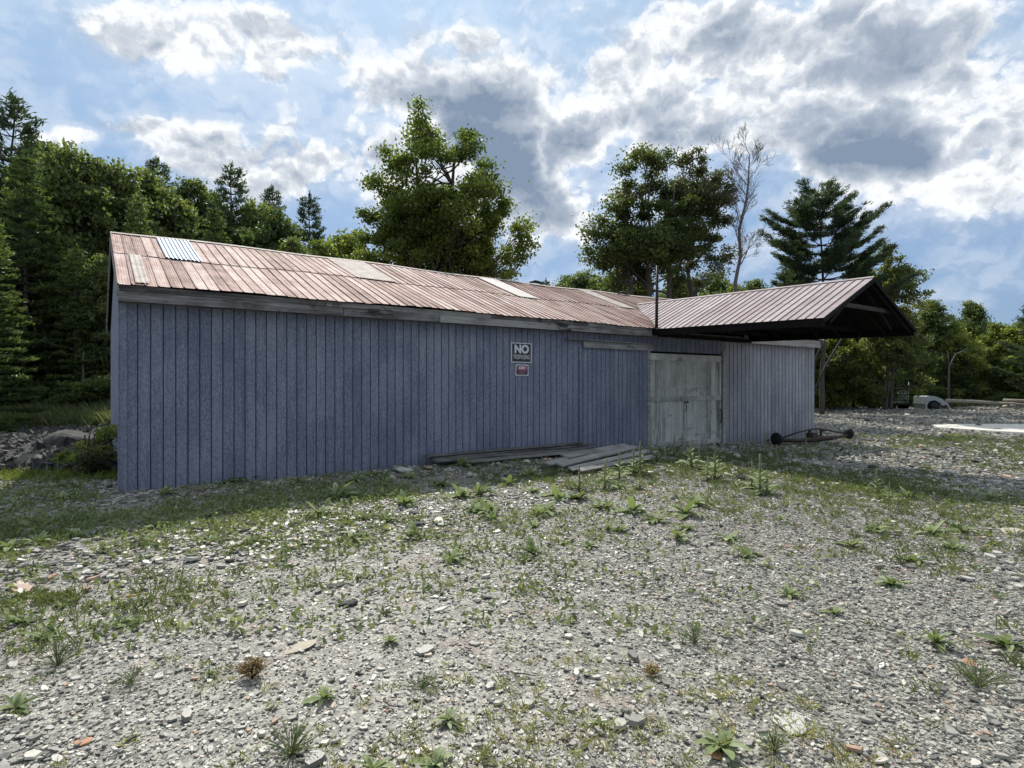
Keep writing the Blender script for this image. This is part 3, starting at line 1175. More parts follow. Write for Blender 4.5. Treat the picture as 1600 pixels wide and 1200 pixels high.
def rock(name, label, px, py, w, mesh=0, flat=1.0, rz=0.0, cat='rock', group=None, m=None, sink=.3, asp=1.0):
    X, Y, Z = gnd(px, py)
    me = rocks[mesh]
    if m is not None:
        me = me.copy(); me.materials.clear(); me.materials.append(m)
    o = bpy.data.objects.new(name, me)
    COL.objects.link(o)
    o.scale = (w / 2, w / 2 * asp, w / 2 * flat)
    o.location = (X, Y, Z + w / 2 * flat * .6 * (1 - sink) * .6)
    o.rotation_euler = (random.uniform(-.15, .15), random.uniform(-.15, .15), rz)
    return tag(o, label, cat, group)


TAN = m_plain('tan_stone', (.36, .32, .24), .75, 0, .25, 8)
ORG = m_plain('rusty_stone', (.38, .20, .11), .75, 0, .3, 8)
PALE = m_plain('pale_stone', (.42, .41, .38), .7, 0, .2, 8)
rock('rock', 'pale grey rock at the foot of the shed wall left of the plank stack', 630, 738, .36, 1, .7, .3, m=PALE)
rock('stone_slab', 'yellowish pointed flat stone, the largest in the left foreground gravel', 462, 1012, .24, 2, .10, .4, 'stone', m=TAN, asp=.9)
rock('stone_slab', 'flat orange stone at the left edge among the chips', 130, 1160, .09, 3, .25, .2, 'stone', m=ORG)
rock('stone_slab', 'broad pale slab near the bottom of the picture right of middle', 1235, 1130, .22, 4, .12, .9, 'stone', m=PALE)
rock('stone_slab', 'orange-brown flat stone beside the large pale weed at the right', 1512, 1035, .12, 5, .2, .1, 'stone', m=ORG)
rock('stone_slab', 'rusty pink stone just above the bottom edge right of middle', 1118, 1178, .10, 2, .2, 1.1, 'stone', m=ORG)
rock('stone_slab', 'pale block of stone lying at the right edge beyond the weeds', 1582, 835, .3, 4, .5, .1, 'stone', m=TAN)
rock('stone_slab', 'flat grey rock in front of the left corner of the shed', 305, 818, .34, 0, .22, .2, 'stone', m=PALE)
rock('stone_slab', 'small reddish stone alone on the left gravel', 207, 930, .11, 1, .35, .5, 'stone', m=ORG)
rock('stone_slab', 'upturned slate fragment left of middle in the gravel', 545, 945, .16, 3, .45, .6, 'stone')
rock('boulder', 'largest grey boulder in the rocky stream bed left of the shed', 112, 702, 1.25, 1, .85, .2, 'boulder', sink=.2)

random.seed(41)
BG = 'boulders in the stream bed left of the shed'
for i in range(170):
    px = random.uniform(-40, 182); py = 653 + 87 * random.random() ** 1.0
    if abs(px - 112) < 18 and abs(py - 702) < 12: continue
    rock('boulder', 'grey stream boulder lying among the other rocks left of the shed', px, py, random.uniform(.16, .5) * (1 + (740 - py) / 220), random.randrange(6), random.uniform(.6, 1.1), random.uniform(0, 6), 'boulder', BG)
# the cobbles between them: a mass nobody could count
rg = np.random.default_rng(77)


def chips(N, X, Y, size, thick, tilt, mat_, name, kind='stuff', k=6, rnd=None, aspect=(.5, 1.0), zoff=0.0, loc=None, label=None):
    """N irregular flat stones as one mesh"""
    Z = terrain(X, Y)
    ang0 = rg.uniform(0, 6.28, N)
    a = ang0[:, None] + (np.arange(k)[None, :] + rg.uniform(-.32, .32, (N, k))) * (2 * math.pi / k)
    rr = size[:, None] * .5 * rg.uniform(.65, 1.1, (N, k))
    asp = rg.uniform(aspect[0], aspect[1], N)
    x = rr * np.cos(a - ang0[:, None])
    y = rr * np.sin(a - ang0[:, None]) * asp[:, None]
    co, si = np.cos(ang0)[:, None], np.sin(ang0)[:, None]
    x, y = x * co - y * si, x * si + y * co
    tx, ty = rg.normal(0, 1, N) * tilt, rg.normal(0, 1, N) * tilt
    zt = x * tx[:, None] + y * ty[:, None]
    h = thick
    lift = (size * .5 * (np.abs(tx) + np.abs(ty)) * .45 + zoff)[:, None]
    inset = .90
    top = np.stack([X[:, None] + x * inset, Y[:, None] + y * inset, Z[:, None] + zt * inset + lift + h[:, None]], -1)
    bot = np.stack([X[:, None] + x, Y[:, None] + y, Z[:, None] + zt + lift - h[:, None] * .3], -1)
    V = np.concatenate([top, bot], 1).reshape(-1, 3)
    base = (np.arange(N) * 2 * k)[:, None]
    tf = base + np.arange(k)[None, :]
    j = np.arange(k); j2 = (j + 1) % k
    sf = np.stack([j + k, j2 + k, j2, j], -1)[None] + base[:, :, None]
    flat = np.concatenate([tf, sf.reshape(N, -1)], 1).ravel()
    lens = np.tile(np.array([k] + [4] * k), N)
    r = rg.uniform(0, 1, N) if rnd is None else rnd
    o = mesh_np(name, V, flat, lens, mat_, None, np.repeat(r, 2 * k))
    return tag(o, label, None, None, kind)


def view_points(N, y0, y1, power=1.0, margin=.95):
    Y = y0 + (y1 - y0) * rg.uniform(0, 1, N) ** power
    X = rg.uniform(-margin, margin, N) * Y
    return X, Y


def keep_open(X, Y):
    s_ = (X - A[0]) * E[0] + (Y - A[1]) * E[1]
    t_ = (X - A[0]) * M[0] + (Y - A[1]) * M[1]
    inside = (s_ > -.05) & (s_ < WLEN + .05) & (t_ > -.05) & (t_ < WID)
    return ~inside


# patches where the stones are coarse, and where they are crushed fine
def patch(X, Y, sc=.8, ph=0.0):
    return lumps(X * sc * 1.3 + 11 + ph, Y * sc * 1.3 - 5 + ph)


def keepers(X, Y, prob):
    s_ = (X - A[0]) * E[0] + (Y - A[1]) * E[1]
    k_ = keep_open(X, Y) & (rg.uniform(0, 1, len(X)) < prob) & ~((s_ < -1.0) & (Y > 10.6))
    return X[k_], Y[k_], int(k_.sum())


X, Y = view_points(250000, 2.2, 15, 1.3)
X, Y, N = keepers(X, Y, (1 - sstep(9, 15, Y) * .8) * np.clip(.75 + patch(X, Y, 1.1, 5.0) * 1.2, .40, 1))
sz = np.clip(np.exp(rg.normal(math.log(.0165), .42, N)), .008, .06) * (1 + .05 * np.clip(Y - 3, 0, 12))
chips(N, X, Y, sz, sz * rg.uniform(.10, .22, N), .20, SLATE, 'gravel', k=5, label='crushed grey slate chips covering the yard')
X, Y = view_points(110000, 2.2, 20, 1.15)
X, Y, N = keepers(X, Y, np.clip(.22 + patch(X, Y) * 1.5, .05, 1))
sz = np.clip(np.exp(rg.normal(math.log(.036), .42, N)), .015, .15) * (1 + .035 * np.clip(Y - 3, 0, 17))
chips(N, X, Y, sz, sz * rg.uniform(.07, .16, N), .12, SLATE, 'gravel', k=6, zoff=.005, aspect=(.35, .9), label='flat slate fragments strewn over the yard',
      rnd=np.clip(rg.beta(1.9, 1.35, N), 0, 1))
X, Y = view_points(15000, 2.2, 17, 1.0)
X, Y, N = keepers(X, Y, np.clip(-.05 + patch(X, Y, .8, 1.5) * 1.9, .015, 1))
sz = np.clip(np.exp(rg.normal(math.log(.078), .35, N)), .045, .2)
chips(N, X, Y, sz, sz * rg.uniform(.06, .14, N), .11, SLATE, 'gravel', k=7, zoff=.010, aspect=(.4, .9), label='larger loose slate plates scattered over the yard')
X, Y = view_points(90000, 10, 48, 1.45)
X, Y, N = keepers(X, Y, sstep(9, 15, Y))
sz = np.clip(np.exp(rg.normal(math.log(.055), .45, N)), .025, .22) * (1 + Y / 45)
chips(N, X, Y, sz, sz * rg.uniform(.08, .2, N), .2, SLATE, 'gravel', k=5, zoff=.005, label='slate rubble over the far part of the yard')
# cobbles of the stream bed
N = 30000
Y = rg.uniform(10.5, 36, N); X = rg.uniform(-1.0, -.66, N) * Y
sz = np.clip(np.exp(rg.normal(math.log(.13), .4, N)), .06, .34)
chips(N, X, Y, sz, sz * rg.uniform(.3, .6, N), .4, COBBLE, 'cobbles', k=7, label='cobbles filling the stream bed', rnd=rg.uniform(0, 1, N) ** 1.5)

# pale slab on the right
X0, Y0, Z0 = gnd(1600, 674)
mb = MB()
pts = []
for k in range(26):
    a = 2 * math.pi * k / 26
    r_ = 1 + .10 * math.sin(3 * a) + random.uniform(-.05, .05)
    pts.append((3.4 * r_ * math.cos(a), 3.1 * r_ * math.sin(a)))
v = [(x, y, .035) for x, y in pts] + [(x * 1.03, y * 1.03, -.25) for x, y in pts]
mb.add(v, [tuple(range(26))] + [(i + 26, (i + 1) % 26 + 26, (i + 1) % 26, i) for i in range(26)])
o = mb.build('concrete_slab', CONC, None, (X0 + 1.3, Y0 + .6, Z0 + .03))
tag(o, 'pale sunlit concrete slab flush with the gravel at the right edge', 'slab')

# ------------------------------------------------------------------ old axle, block, leaning poles, far junk
ax0 = gnd(1213, 697); ax1 = gnd(1326, 690)
v0 = Vector(ax0); v1 = Vector(ax1)
Lx = (v1 - v0).length
axl = empty('vehicle_axle', ax0, math.atan2(v1.y - v0.y, v1.x - v0.x), 'rusty old axle with two hubs and a bowed rod by the right end wall', 'axle')
mb = MB()
mb.tube([(.08, 0, .17), (Lx * .3, 0, .10), (Lx * .46, 0, .12), (Lx * .56, 0, .12), (Lx * .75, 0, .10), (Lx - .05, 0, .14)], [.05, .055, .10, .10, .055, .05], 8)
mb.build('beam', RUSTIRON, axl)
for x, rr in ((.02, .20), (Lx, .18)):
    mb = MB()
    th_ = [0, .02, .05, .09, .12]
    rd = [.06, .9, 1, .8, .35]
    mb.tube([(x + (q_ - .06), 0, .20) for q_ in th_], [rr * k_ for k_ in rd], 16)
    mb.build('hub', BLACK, axl)
mb = MB()
mb.tube([(.1, -.02, .2), (Lx * .25, -.04, .36), (Lx * .45, -.04, .43), (Lx * .55, -.03, .42), (Lx * .75, 0, .32), (Lx - .12, 0, .20)], .028, 6)
mb.build('rod', BLACK, axl)
mb = MB()
for x in (Lx * .42, Lx * .58):
    mb.bar((x, -.02, .12), (x, -.04, .42), .07, .05)
mb.box((Lx * .47, .02, .19), (.28, .22, .24))
mb.build('bracket', RUSTIRON, axl)
bx, by, bz = gnd(1187, 691)
mb = MB()
mb.add([(-.33, -.15, 0), (.36, -.12, 0), (.36, .15, 0), (-.33, .15, 0), (-.22, -.10, .15), (.30, -.08, .09), (.30, .1, .09), (-.2, .1, .17)],
       [(4, 5, 6, 7), (0, 1, 5, 4), (1, 2, 6, 5), (2, 3, 7, 6), (3, 0, 4, 7)])
o = mb.build('iron_block', BLACK, None, (bx, by, bz))
tag(o, 'dark wedge-shaped lump of iron on the ground left of the old axle', 'scrap')

pb = wp(WLEN + .35, 1.0)
for (b_, t_, lab) in (((1271, 612), (1316, 528), 'dark crooked pole leaning behind the right end of the shed, farther right one'),
                      ((1270, 580), (1286, 535), 'thin dark pole leaning closest to the right end wall of the shed')):
    Yp = pb[1] + .8
    xb, zb_ = xz(b_[0], b_[1], Yp); xt, zt_ = xz(t_[0], t_[1], Yp)
    k_ = (zb_ + .35) / (zt_ - zb_)
    foot = (xb - (xt - xb) * min(k_, .5), Yp - .3, -.4)
    mb = MB()
    mb.tube([(0, 0, 0), (xb - foot[0], .25, zb_ + .4), ((xb + xt) / 2 - foot[0] - .06, .3, (zb_ + zt_) / 2 + .4), (xt - foot[0], .3, zt_ + .4), (xt - foot[0] + .3, .4, zt_ + .95)], [.05, .045, .04, .034, .028], 7)
    o = mb.build('pole', BLACK, None, foot)
    tag(o, lab, 'pole')

# wreck with wire cage at the far edge of the yard
jx, jy, jz = gnd(1447, 640)
jw = 2.75
wr = empty('wrecked_vehicle', (jx, jy, jz), .1, 'pale wrecked vehicle shell with dark wheel arch at the far edge of the yard', 'wreck')
mb = MB()
prof = [(-.45, .05), (-.55, .45), (-.52, .95), (-.2, 1.02), (.25, .98), (.75, .80), (1.0, .62), (1.22, .5), (1.42, .12)]
inn = [(-.35, .05), (-.40, .35), (-.2, .62), (.2, .70), (.55, .55), (.8, .30), (.95, .34), (1.15, .36), (1.30, .08)]
n_ = len(prof)
v = [(x, -.55, z) for x, z in prof] + [(x, -.55, z) for x, z in inn] + [(x, .55, z) for x, z in prof] + [(x, .55, z) for x, z in inn]
f = []
for i in range(n_ - 1):
    f += [(i, n_ + i, n_ + i + 1, i + 1), (2 * n_ + i, 2 * n_ + i + 1, 3 * n_ + i + 1, 3 * n_ + i), (i, i + 1, 2 * n_ + i + 1, 2 * n_ + i), (n_ + i, 3 * n_ + i, 3 * n_ + i + 1, n_ + i + 1)]
mb.add(v, f, .5)
mb.build('body', WHITEP, wr)
mb = MB()
mb.box((.15, .0, .32), (1.0, .9, .5), ry=.1)
mb.build('engine', BLACK, wr)
mb = MB()
mb.tube([(.1, -.62, .28), (.1, -.40, .28)], .28, 14)
mb.build('wheel', BLACK, wr)
cage = empty('wire_cage', (jx - 1.45, jy + .4, jz), .15, 'grey wire mesh cage standing left of the wrecked vehicle shell', 'cage')
mb = MB()
for i in range(8):
    x = -.75 + 1.25 * i / 7
    mb.tube([(x, 0, .55), (x, 0, 1.55)], .012, 4)
    mb.tube([(x, .9, .55), (x, .9, 1.5)], .012, 4)
for i in range(6):
    z = .55 + 1.0 * i / 5
    mb.tube([(-.75, 0, z), (.5, 0, z)], .012, 4)
    mb.tube([(-.75, .9, z), (.5, .9, z)], .012, 4)
    mb.tube([(-.75, 0, z), (-.75, .9, z)], .012, 4)
mb.build('mesh', WHITEP, cage)
mb = MB()
mb.box((-.1, .45, .35), (1.5, 1.0, .14)); mb.box((-.6, .45, .14), (.14, .9, .28)); mb.box((.45, .45, .14), (.14, .9, .28))
mb.build('skid', DARKWOOD, cage)
mb = MB(); mb.tube([(.55, .1, .3), (.62, .1, 2.0)], .03, 6); mb.build('post', WHITEP, cage)

LOGM = m_wood('bleached_log', (.22, .19, .15), (.40, .36, .30), (.55, .52, .46), 0)
for (xa, ya, xb_, yb_, r_, lab) in ((1535, 629, 1625, 634, .11, 'long bleached log lying low at the far right edge of the yard'),
                                    (1568, 625, 1640, 629, .10, 'pale log propped behind the other at the far right'),
                                    (1478, 626, 1560, 630, .14, 'grey weathered log left of the pale ones at the far edge'),
                                    (1568, 635, 1586, 634, .09, 'short pale log piece in front of the far logs')):
    Ya = 44.0
    x1, z1 = xz(xa, ya, Ya); x2, z2 = xz(xb_, yb_, Ya - 1)
    g1_ = float(terrain(x1, Ya)); g2_ = float(terrain(x2, Ya - 1))
    mb = MB()
    mb.tube([(x1, Ya, max(z1, g1_)), ((x1 + x2) / 2, Ya - .5, (z1 + z2) / 2 + .03), (x2, Ya - 1, max(z2, g2_))], [r_, r_ * .95, r_ * .8], 9)
    # supports rest on the ground bank
    o = mb.build('log', LOGM, None)
    tag(o, lab, 'log')

# ------------------------------------------------------------------ foliage builders
def leaf_quads(C, L, Wd, rg, up=.0, dirs=None, spread=1.0):
    """rhombic leaves at points C; returns verts, flat, lens"""
    n = len(C)
    a = rg.normal(size=(n, 3)) * spread
    if dirs is not None:
        a = a + dirs
    a /= np.linalg.norm(a, axis=1)[:, None] + 1e-9
    nn = rg.normal(size=(n, 3)); nn[:, 2] += up
    b = np.cross(a, nn); b /= np.linalg.norm(b, axis=1)[:, None] + 1e-9
    L = (L * rg.uniform(.65, 1.25, n))[:, None]
    Wd = (Wd * rg.uniform(.65, 1.25, n))[:, None]
    V = np.stack([C - a * L / 2, C + b * Wd / 2 - a * L * .08, C + a * L / 2, C - b * Wd / 2 - a * L * .08], 1)
    return V.reshape(-1, 3)


def leaves_obj(name, C, L, Wd, rg, m, parent, up=0.0, dirs=None, spread=1.0, rnd=None):
    V = leaf_quads(C, L, Wd, rg, up, dirs, spread)
    n = len(C)
    r = rg.uniform(0, 1, n) if rnd is None else rnd
    return mesh_np(name, V, np.arange(4 * n), np.full(n, 4, np.int32), m, parent, np.repeat(r, 4))


def curve_pts(p0, p1, sag, rg, n=6, wob=.06):
    p0 = np.array(p0, float); p1 = np.array(p1, float)
    L = np.linalg.norm(p1 - p0)
    out = []
    w = rg.normal(size=(n + 1, 3)) * wob * L
    for i in range(n + 1):
        t = i / n
        p = p0 + (p1 - p0) * t
        p[2] += sag * L * math.sin(math.pi * t)
        if 0 < i < n:
            p += w[i] * .5
        out.append(tuple(p))
    return out


def broadleaf(name, lobes, seed, H, trunk_r, leafm, barkm, nleaf, leaf=.17, fork=.28, label=None, cat='tree', group=None,
              loc=(0, 0, 0), stems=1, cl=.42, lean=0.0, rin=.25):
    """lobes: (x, y, z, r) bosses of foliage; limbs are led to each"""
    rg = np.random.default_rng(seed)
    root = empty(name, loc, 0, label, cat, group)
    tb = MB()
    allC = []; allR = []
    axis = []
    for sidx in range(stems):
        ox = (sidx - (stems - 1) / 2) * trunk_r * 2.6
        top = (ox * 2.2 + lean * H, 0, H * .86)
        pts = curve_pts((ox, 0, -.6), top, 0, rg, 9, .018)
        rad = [trunk_r * (1.25 if i == 0 else 1) * (1 - i / 9.6) ** .85 + .012 for i in range(10)]
        tb.tube(pts, rad, 8, .5)
        axis.append(pts)
    tw = np.array([l[3] for l in lobes]) ** 1.6
    tw = tw / tw.sum()
    for (lx, ly, lz, lr), frac in zip(lobes, tw):
        pts = axis[rg.integers(len(axis))]
        hd = math.hypot(lx, ly)
        zs = max(fork * H * rg.uniform(.85, 1.1), lz - hd * rg.uniform(.7, 1.1) - lr * .4)
        zs = min(zs, H * .8)
        i = min(range(len(pts)), key=lambda j: abs(pts[j][2] - zs))
        st = pts[i]
        r0 = max(.025, trunk_r * .42 * (1 - zs / H) ** .7 * min(1, lr / 1.2 + .3))
        lp = curve_pts(st, (lx, ly, lz - lr * .25), -.05, rg, 6, .05)
        tb.tube(lp, [r0 * (1 - k / 7.5) + .008 for k in range(7)], 6, .5, cap=False)
        nsub = max(4, int(9 * lr * lr / (cl * 2.2)))
        # sub clusters on a shell
        d = rg.normal(size=(nsub, 3)); d /= np.linalg.norm(d, axis=1)[:, None]
        rr = lr * rg.uniform(rin, 1.0, nsub) ** .55
        sc = np.array([lx, ly, lz]) + d * rr[:, None] * np.array([1, 1, .82])
        for j in range(nsub):
            if rg.uniform() < .65:
                k = rg.integers(3, 7)
                tp = curve_pts(lp[k], sc[j], -.04, rg, 3, .06)
                tb.tube(tp, [.022, .016, .011, .006], 4, .5, cap=False)
        nl = int(nleaf * frac)
        which = rg.integers(0, nsub, nl)
        rad_ = cl * rg.uniform(.6, 1.25, nsub)
        off = rg.normal(size=(nl, 3)) * np.array([.55, .55, .33]) * rad_[which][:, None]
        allC.append(sc[which] + off)
        rv = rg.uniform(0, 1, nsub)
        allR.append(np.clip(rv[which] * .5 + rg.uniform(0, .6, nl), 0, 1))
    C = np.concatenate(allC); R = np.concatenate(allR)
    tb.build('trunk', barkm, root)
    leaves_obj('crown', C, leaf, leaf * .7, rg, leafm, root, up=1.2, rnd=R)
    return root


def conifer(name, seed, H, R, leafm, barkm, label=None, group=None, loc=(0, 0, 0), bare=.12, up=.12, tuft=.30, nper=13, whorl=.45, shape=.8,
            wid=.05, dens=1.0, droop=0.0, radf=None, gap=.0, cat='pine tree', trunk_r=None, zcomp=.4):
    rg = np.random.default_rng(seed)
    root = empty(name, loc, 0, label, cat, group)
    tb = MB()
    tr_ = trunk_r or H * .013
    pts = curve_pts((0, 0, -.6), (rg.normal() * .1, rg.normal() * .1, H), 0, rg, 10, .006)
    tb.tube(pts, [tr_ * (1 - i / 10.5) + .012 for i in range(11)], 8, .5)
    C = []; D = []; Rn = []
    z = bare * H
    while z < H - .15:
        f = (z - bare * H) / (H - bare * H)
        if radf is None:
            rad0 = R * (1 - f) ** shape * (1 if f > .08 else .75 + 3 * f)
        else:
            rad0 = None
        nb = rg.integers(4, 7)
        a0_ = rg.uniform(0, 6.28)
        for b in range(nb):
            if rg.uniform() < gap:
                continue
            a = a0_ + 2 * math.pi * b / nb + rg.normal() * .25
            Lb = (rad0 if radf is None else radf(f, a)) * rg.uniform(.72, 1.12)
            Lb = max(Lb, .25)
            dz = up * Lb + (.35 * f * Lb) - droop * Lb
            e = (math.cos(a) * Lb, math.sin(a) * Lb, z + dz)
            n_ = 6
            bp = []
            for i in range(n_ + 1):
                t = i / n_
                zz = z + dz * (t ** 1.6) - .05 * Lb * math.sin(math.pi * t)
                bp.append((e[0] * t, e[1] * t, zz))
            tb.tube(bp, [max(.006, .02 + .008 * Lb) * (1 - i / 7) + .004 for i in range(n_ + 1)], 4, .5, cap=False)
            ntw = max(3, int(Lb * 6.5 * dens))
            rb = rg.uniform(0, 1)
            for q_ in range(ntw):
                t = rg.uniform(.22, 1.0) ** .75
                p = np.array([e[0] * t, e[1] * t, z + dz * t ** 1.6 - .05 * Lb * math.sin(math.pi * t)])
                side = rg.choice((-1, 1))
                ta = a + side * rg.uniform(.3, 1.0)
                tl = Lb * .33 * (1.15 - t) + .12
                d3 = np.array([math.cos(ta), math.sin(ta), .18 + up * .5 - droop])
                nt_ = max(1, int(tl / .14))
                for w_ in range(nt_):
                    pc = p + d3 * tl * (w_ + 1) / nt_
                    k = nper
                    C.append(pc + rg.normal(size=(k, 3)) * tuft * np.array([.32, .32, .32 * zcomp]))
                    D.append(np.repeat((d3 + np.array([0, 0, .25]))[None], k, 0))
                    Rn.append(np.clip(rb * .4 + rg.uniform(0, .6, k), 0, 1))
        z += whorl * rg.uniform(.7, 1.2) * (1.1 - .45 * f)
    # leader
    C.append(np.array([[0, 0, H - .1]]) + rg.normal(size=(40, 3)) * np.array([.08, .08, .18])); D.append(np.tile([0, 0, 1.0], (40, 1))); Rn.append(rg.uniform(0, 1, 40))
    tb.build('trunk', barkm, root)
    leaves_obj('crown', np.concatenate(C), tuft * .75, wid, rg, leafm, root, up=.6, dirs=np.concatenate(D) * 1.1, spread=.55, rnd=np.concatenate(Rn))
    return root


def lobes_from(pix, base_px, Y, depth, seed, fill=6, zbase=0.0, body=None):
    """bosses given by their place in the outline, then scattered in depth so the crown is round"""
    rg = np.random.default_rng(seed)
    out = []
    x0 = (base_px - CX) / F * Y
    for (px, py, r) in pix:
        x, z = xz(px, py, Y)
        x -= x0; z -= zbase
        rr = r / F * Y
        e = max(.15, 1 - abs(x) / depth) if depth else .3
        out.append((x, rg.uniform(-.55, .55) * depth * e, z, rr))
    if body:
        bx_, bz_, brx, brz = [q / F * Y for q in (body[0] - base_px, HY - body[1], body[2], body[3])]
        bz_ += CAMZ - zbase
        for _ in range(fill):
            d = rg.normal(size=3); d /= np.linalg.norm(d)
            u = rg.uniform(.45, .95)
            out.append((bx_ + d[0] * brx * u * .8, d[1] * depth * u, bz_ + d[2] * brz * u * .85, rg.uniform(.9, 1.4)))
    return out


# the maple behind the shed
mp = [(660, 185, 13), (655, 210, 17), (668, 235, 20), (735, 222, 15), (728, 245, 20), (612, 245, 14), (622, 268, 17), (690, 262, 24), (650, 280, 26),
      (762, 262, 16), (745, 285, 24), (600, 300, 20), (705, 305, 30), (630, 320, 28), (775, 300, 14), (770, 330, 20), (585, 292, 12), (578, 340, 17),
      (605, 350, 24), (665, 350, 34), (735, 345, 30), (790, 315, 12), (568, 375, 14), (600, 390, 26), (650, 400, 34), (710, 385, 30), (770, 375, 24),
      (812, 360, 16), (822, 385, 14), (795, 405, 20), (745, 415, 28), (580, 410, 22), (690, 430, 30), (640, 440, 30), (785, 430, 16), (820, 350, 9), (600, 432, 24)]
Ym = 23.5
lb = lobes_from([(a, b, c * 1.12) for a, b, c in mp + [(662, 174, 8), (657, 200, 14), (672, 215, 16)]], 680, Ym, 2.6, 5, 18, 0, (690, 365, 105, 85))
broadleaf('maple_tree', lb, 5, 12.3, .27, MAPLE, BARK, 82000, .13, .25, 'tall dark green maple with a narrow top rising behind the middle of the shed roof', 'tree',
          loc=((680 - CX) / F * Ym, Ym, 0), stems=2, cl=.40)
# right group: oak with an airy left side
Yo = 33.0
ok = [(1010, 235, 12), (1000, 250, 15), (1022, 262, 18), (985, 262, 12), (1040, 240, 10), (975, 300, 15), (1000, 290, 20), (1040, 290, 22), (960, 325, 14), (990, 330, 22),
      (1030, 330, 26), (1065, 320, 20), (940, 372, 16), (925, 362, 9), (970, 365, 22), (1010, 375, 28), (1050, 365, 24), (930, 400, 15), (955, 410, 22), (1000, 415, 26), (1040, 410, 24),
      (940, 345, 11), (1085, 360, 16), (1080, 395, 18), (965, 440, 18), (1010, 445, 20), (1060, 440, 16)]
lb = lobes_from(ok, 1015, Yo, 3.0, 9, 7, -.2, (1010, 360, 70, 80))
broadleaf('oak_tree', lb, 9, 15.0, .25, OAK, BARK, 44000, .17, .3, 'airy oak with yellowing leaves standing left of the dead bare tree', 'tree',
          loc=((1015 - CX) / F * Yo, Yo, -.2), stems=3, cl=.58)
Yp_ = 35.0
pk = [(1065, 245, 13), (1080, 250, 15), (1095, 265, 16), (1060, 275, 18), (1110, 285, 15), (1125, 275, 9), (1085, 300, 24), (1120, 315, 16), (1060, 320, 20), (1100, 340, 24), (1130, 345, 12),
      (1075, 365, 24), (1115, 375, 20), (1140, 395, 12), (1090, 400, 24), (1125, 415, 16), (1060, 420, 20), (1100, 440, 16)]
lb = lobes_from(pk, 1080, Yp_, 2.4, 14, 4, -.2, (1090, 350, 45, 80))
broadleaf('oak_tree', lb, 14, 15.0, .22, NEEDLE_B, BARK, 26000, .15, .3, 'brownish thin-topped tree crowded against the right side of the airy oak', 'tree',
          loc=((1080 - CX) / F * Yp_, Yp_, -.2), stems=1, cl=.48, rin=.4)


# dead bare tree
def bare_tree():
    rg = np.random.default_rng(3)
    Yb = 31.0
    x0, _ = xz(1150, 450, Yb)
    root = empty('dead_tree', (x0, Yb, -.2), 0, 'leafless dead tree with fine grey twigs between the oak and the spreading pine', 'tree')
    mb = MB()

    def grow(p, d, L, r, lev):
        n = 5
        pts = [tuple(p)]
        q_ = np.array(p); dd_ = np.array(d)
        nodes = []
        for i in range(n):
            dd_ = dd_ + rg.normal(size=3) * .10 + np.array([0, 0, .05])
            dd_ /= np.linalg.norm(dd_)
            q_ = q_ + dd_ * L / n
            pts.append(tuple(q_)); nodes.append((q_.copy(), dd_.copy(), r * (1 - (i + 1) / n * .65)))
        mb.tube(pts, [max(.007, r * (1 - i / n * .65)) for i in range(n + 1)], 5 if lev < 2 else 3, .5, cap=False)
        if lev >= 4 or L < .25:
            return
        for (qq, dq, rr) in nodes[(1 if lev else 0):]:
            kk = 2 if lev < 3 else 1
            for _ in range(rg.integers(1, kk + 1)):
                s_ = rg.normal(size=3); s_ -= dq * (s_ @ dq); s_ /= np.linalg.norm(s_)
                nd = dq * .75 + s_ * rg.uniform(.4, .8); nd[2] += .12
                nd /= np.linalg.norm(nd)
                grow(qq, nd, L * rg.uniform(.42, .62), rr * .6, lev + 1)

    path = [(1150, 480), (1150, 440), (1158, 400), (1155, 360), (1164, 320), (1168, 290), (1170, 262), (1172, 240)]
    P = []
    for i, (a, b) in enumerate(path):
        x, z = xz(a, b, Yb)
        P.append(np.array([x - x0, .1 * math.sin(i), z + .2]))
    P = [np.array([0, 0, -.5])] + P
    mb.tube([tuple(p) for p in P], [.14, .11, .10, .085, .075, .062, .05, .038, .026], 8)
    for i in range(3, len(P)):
        for _ in range(2):
            s_ = rg.normal(size=3); s_[2] = abs(s_[2]) * .5; s_ /= np.linalg.norm(s_)
            nd = s_ * .75 + np.array([0, 0, .7]); nd /= np.linalg.norm(nd)
            f = rg.uniform()
            grow(P[i] * f + P[i - 1] * (1 - f), nd, rg.uniform(1.4, 2.5) * (1 - .05 * i), .045 * (1.1 - i * .08), 1)
    mb.build('trunk', BARKL, root)
    x1, z1 = xz(1165, 440, Yb)
    # second lower stem
    q0 = P[2]
    mb2 = MB(); mb = mb2
    return root


bare = bare_tree()

# the spreading pine above the canopy
Yq = 37.0
px0, _ = xz(1284, 300, Yq)


def pine_r(f, a):
    prof = np.interp(f, [0, .12, .30, .50, .68, .82, .93, 1], [3.4, 4.5, 4.8, 4.2, 3.6, 2.6, 1.5, .3])
    return prof * .86 * (1.0 + .05 * math.cos(a) + .12 * math.cos(3 * a + f * 9))


conifer('pine_tree', 17, 14.1, 4.3, NEEDLE, BARK, 'dark spreading pine with upswept tiers of branches above the canopy roof', None, (px0, Yq, -.2),
        bare=.36, up=.26, tuft=.38, nper=13, whorl=.68, radf=pine_r, gap=.0, dens=1.25, wid=.05, trunk_r=.15, zcomp=.35)
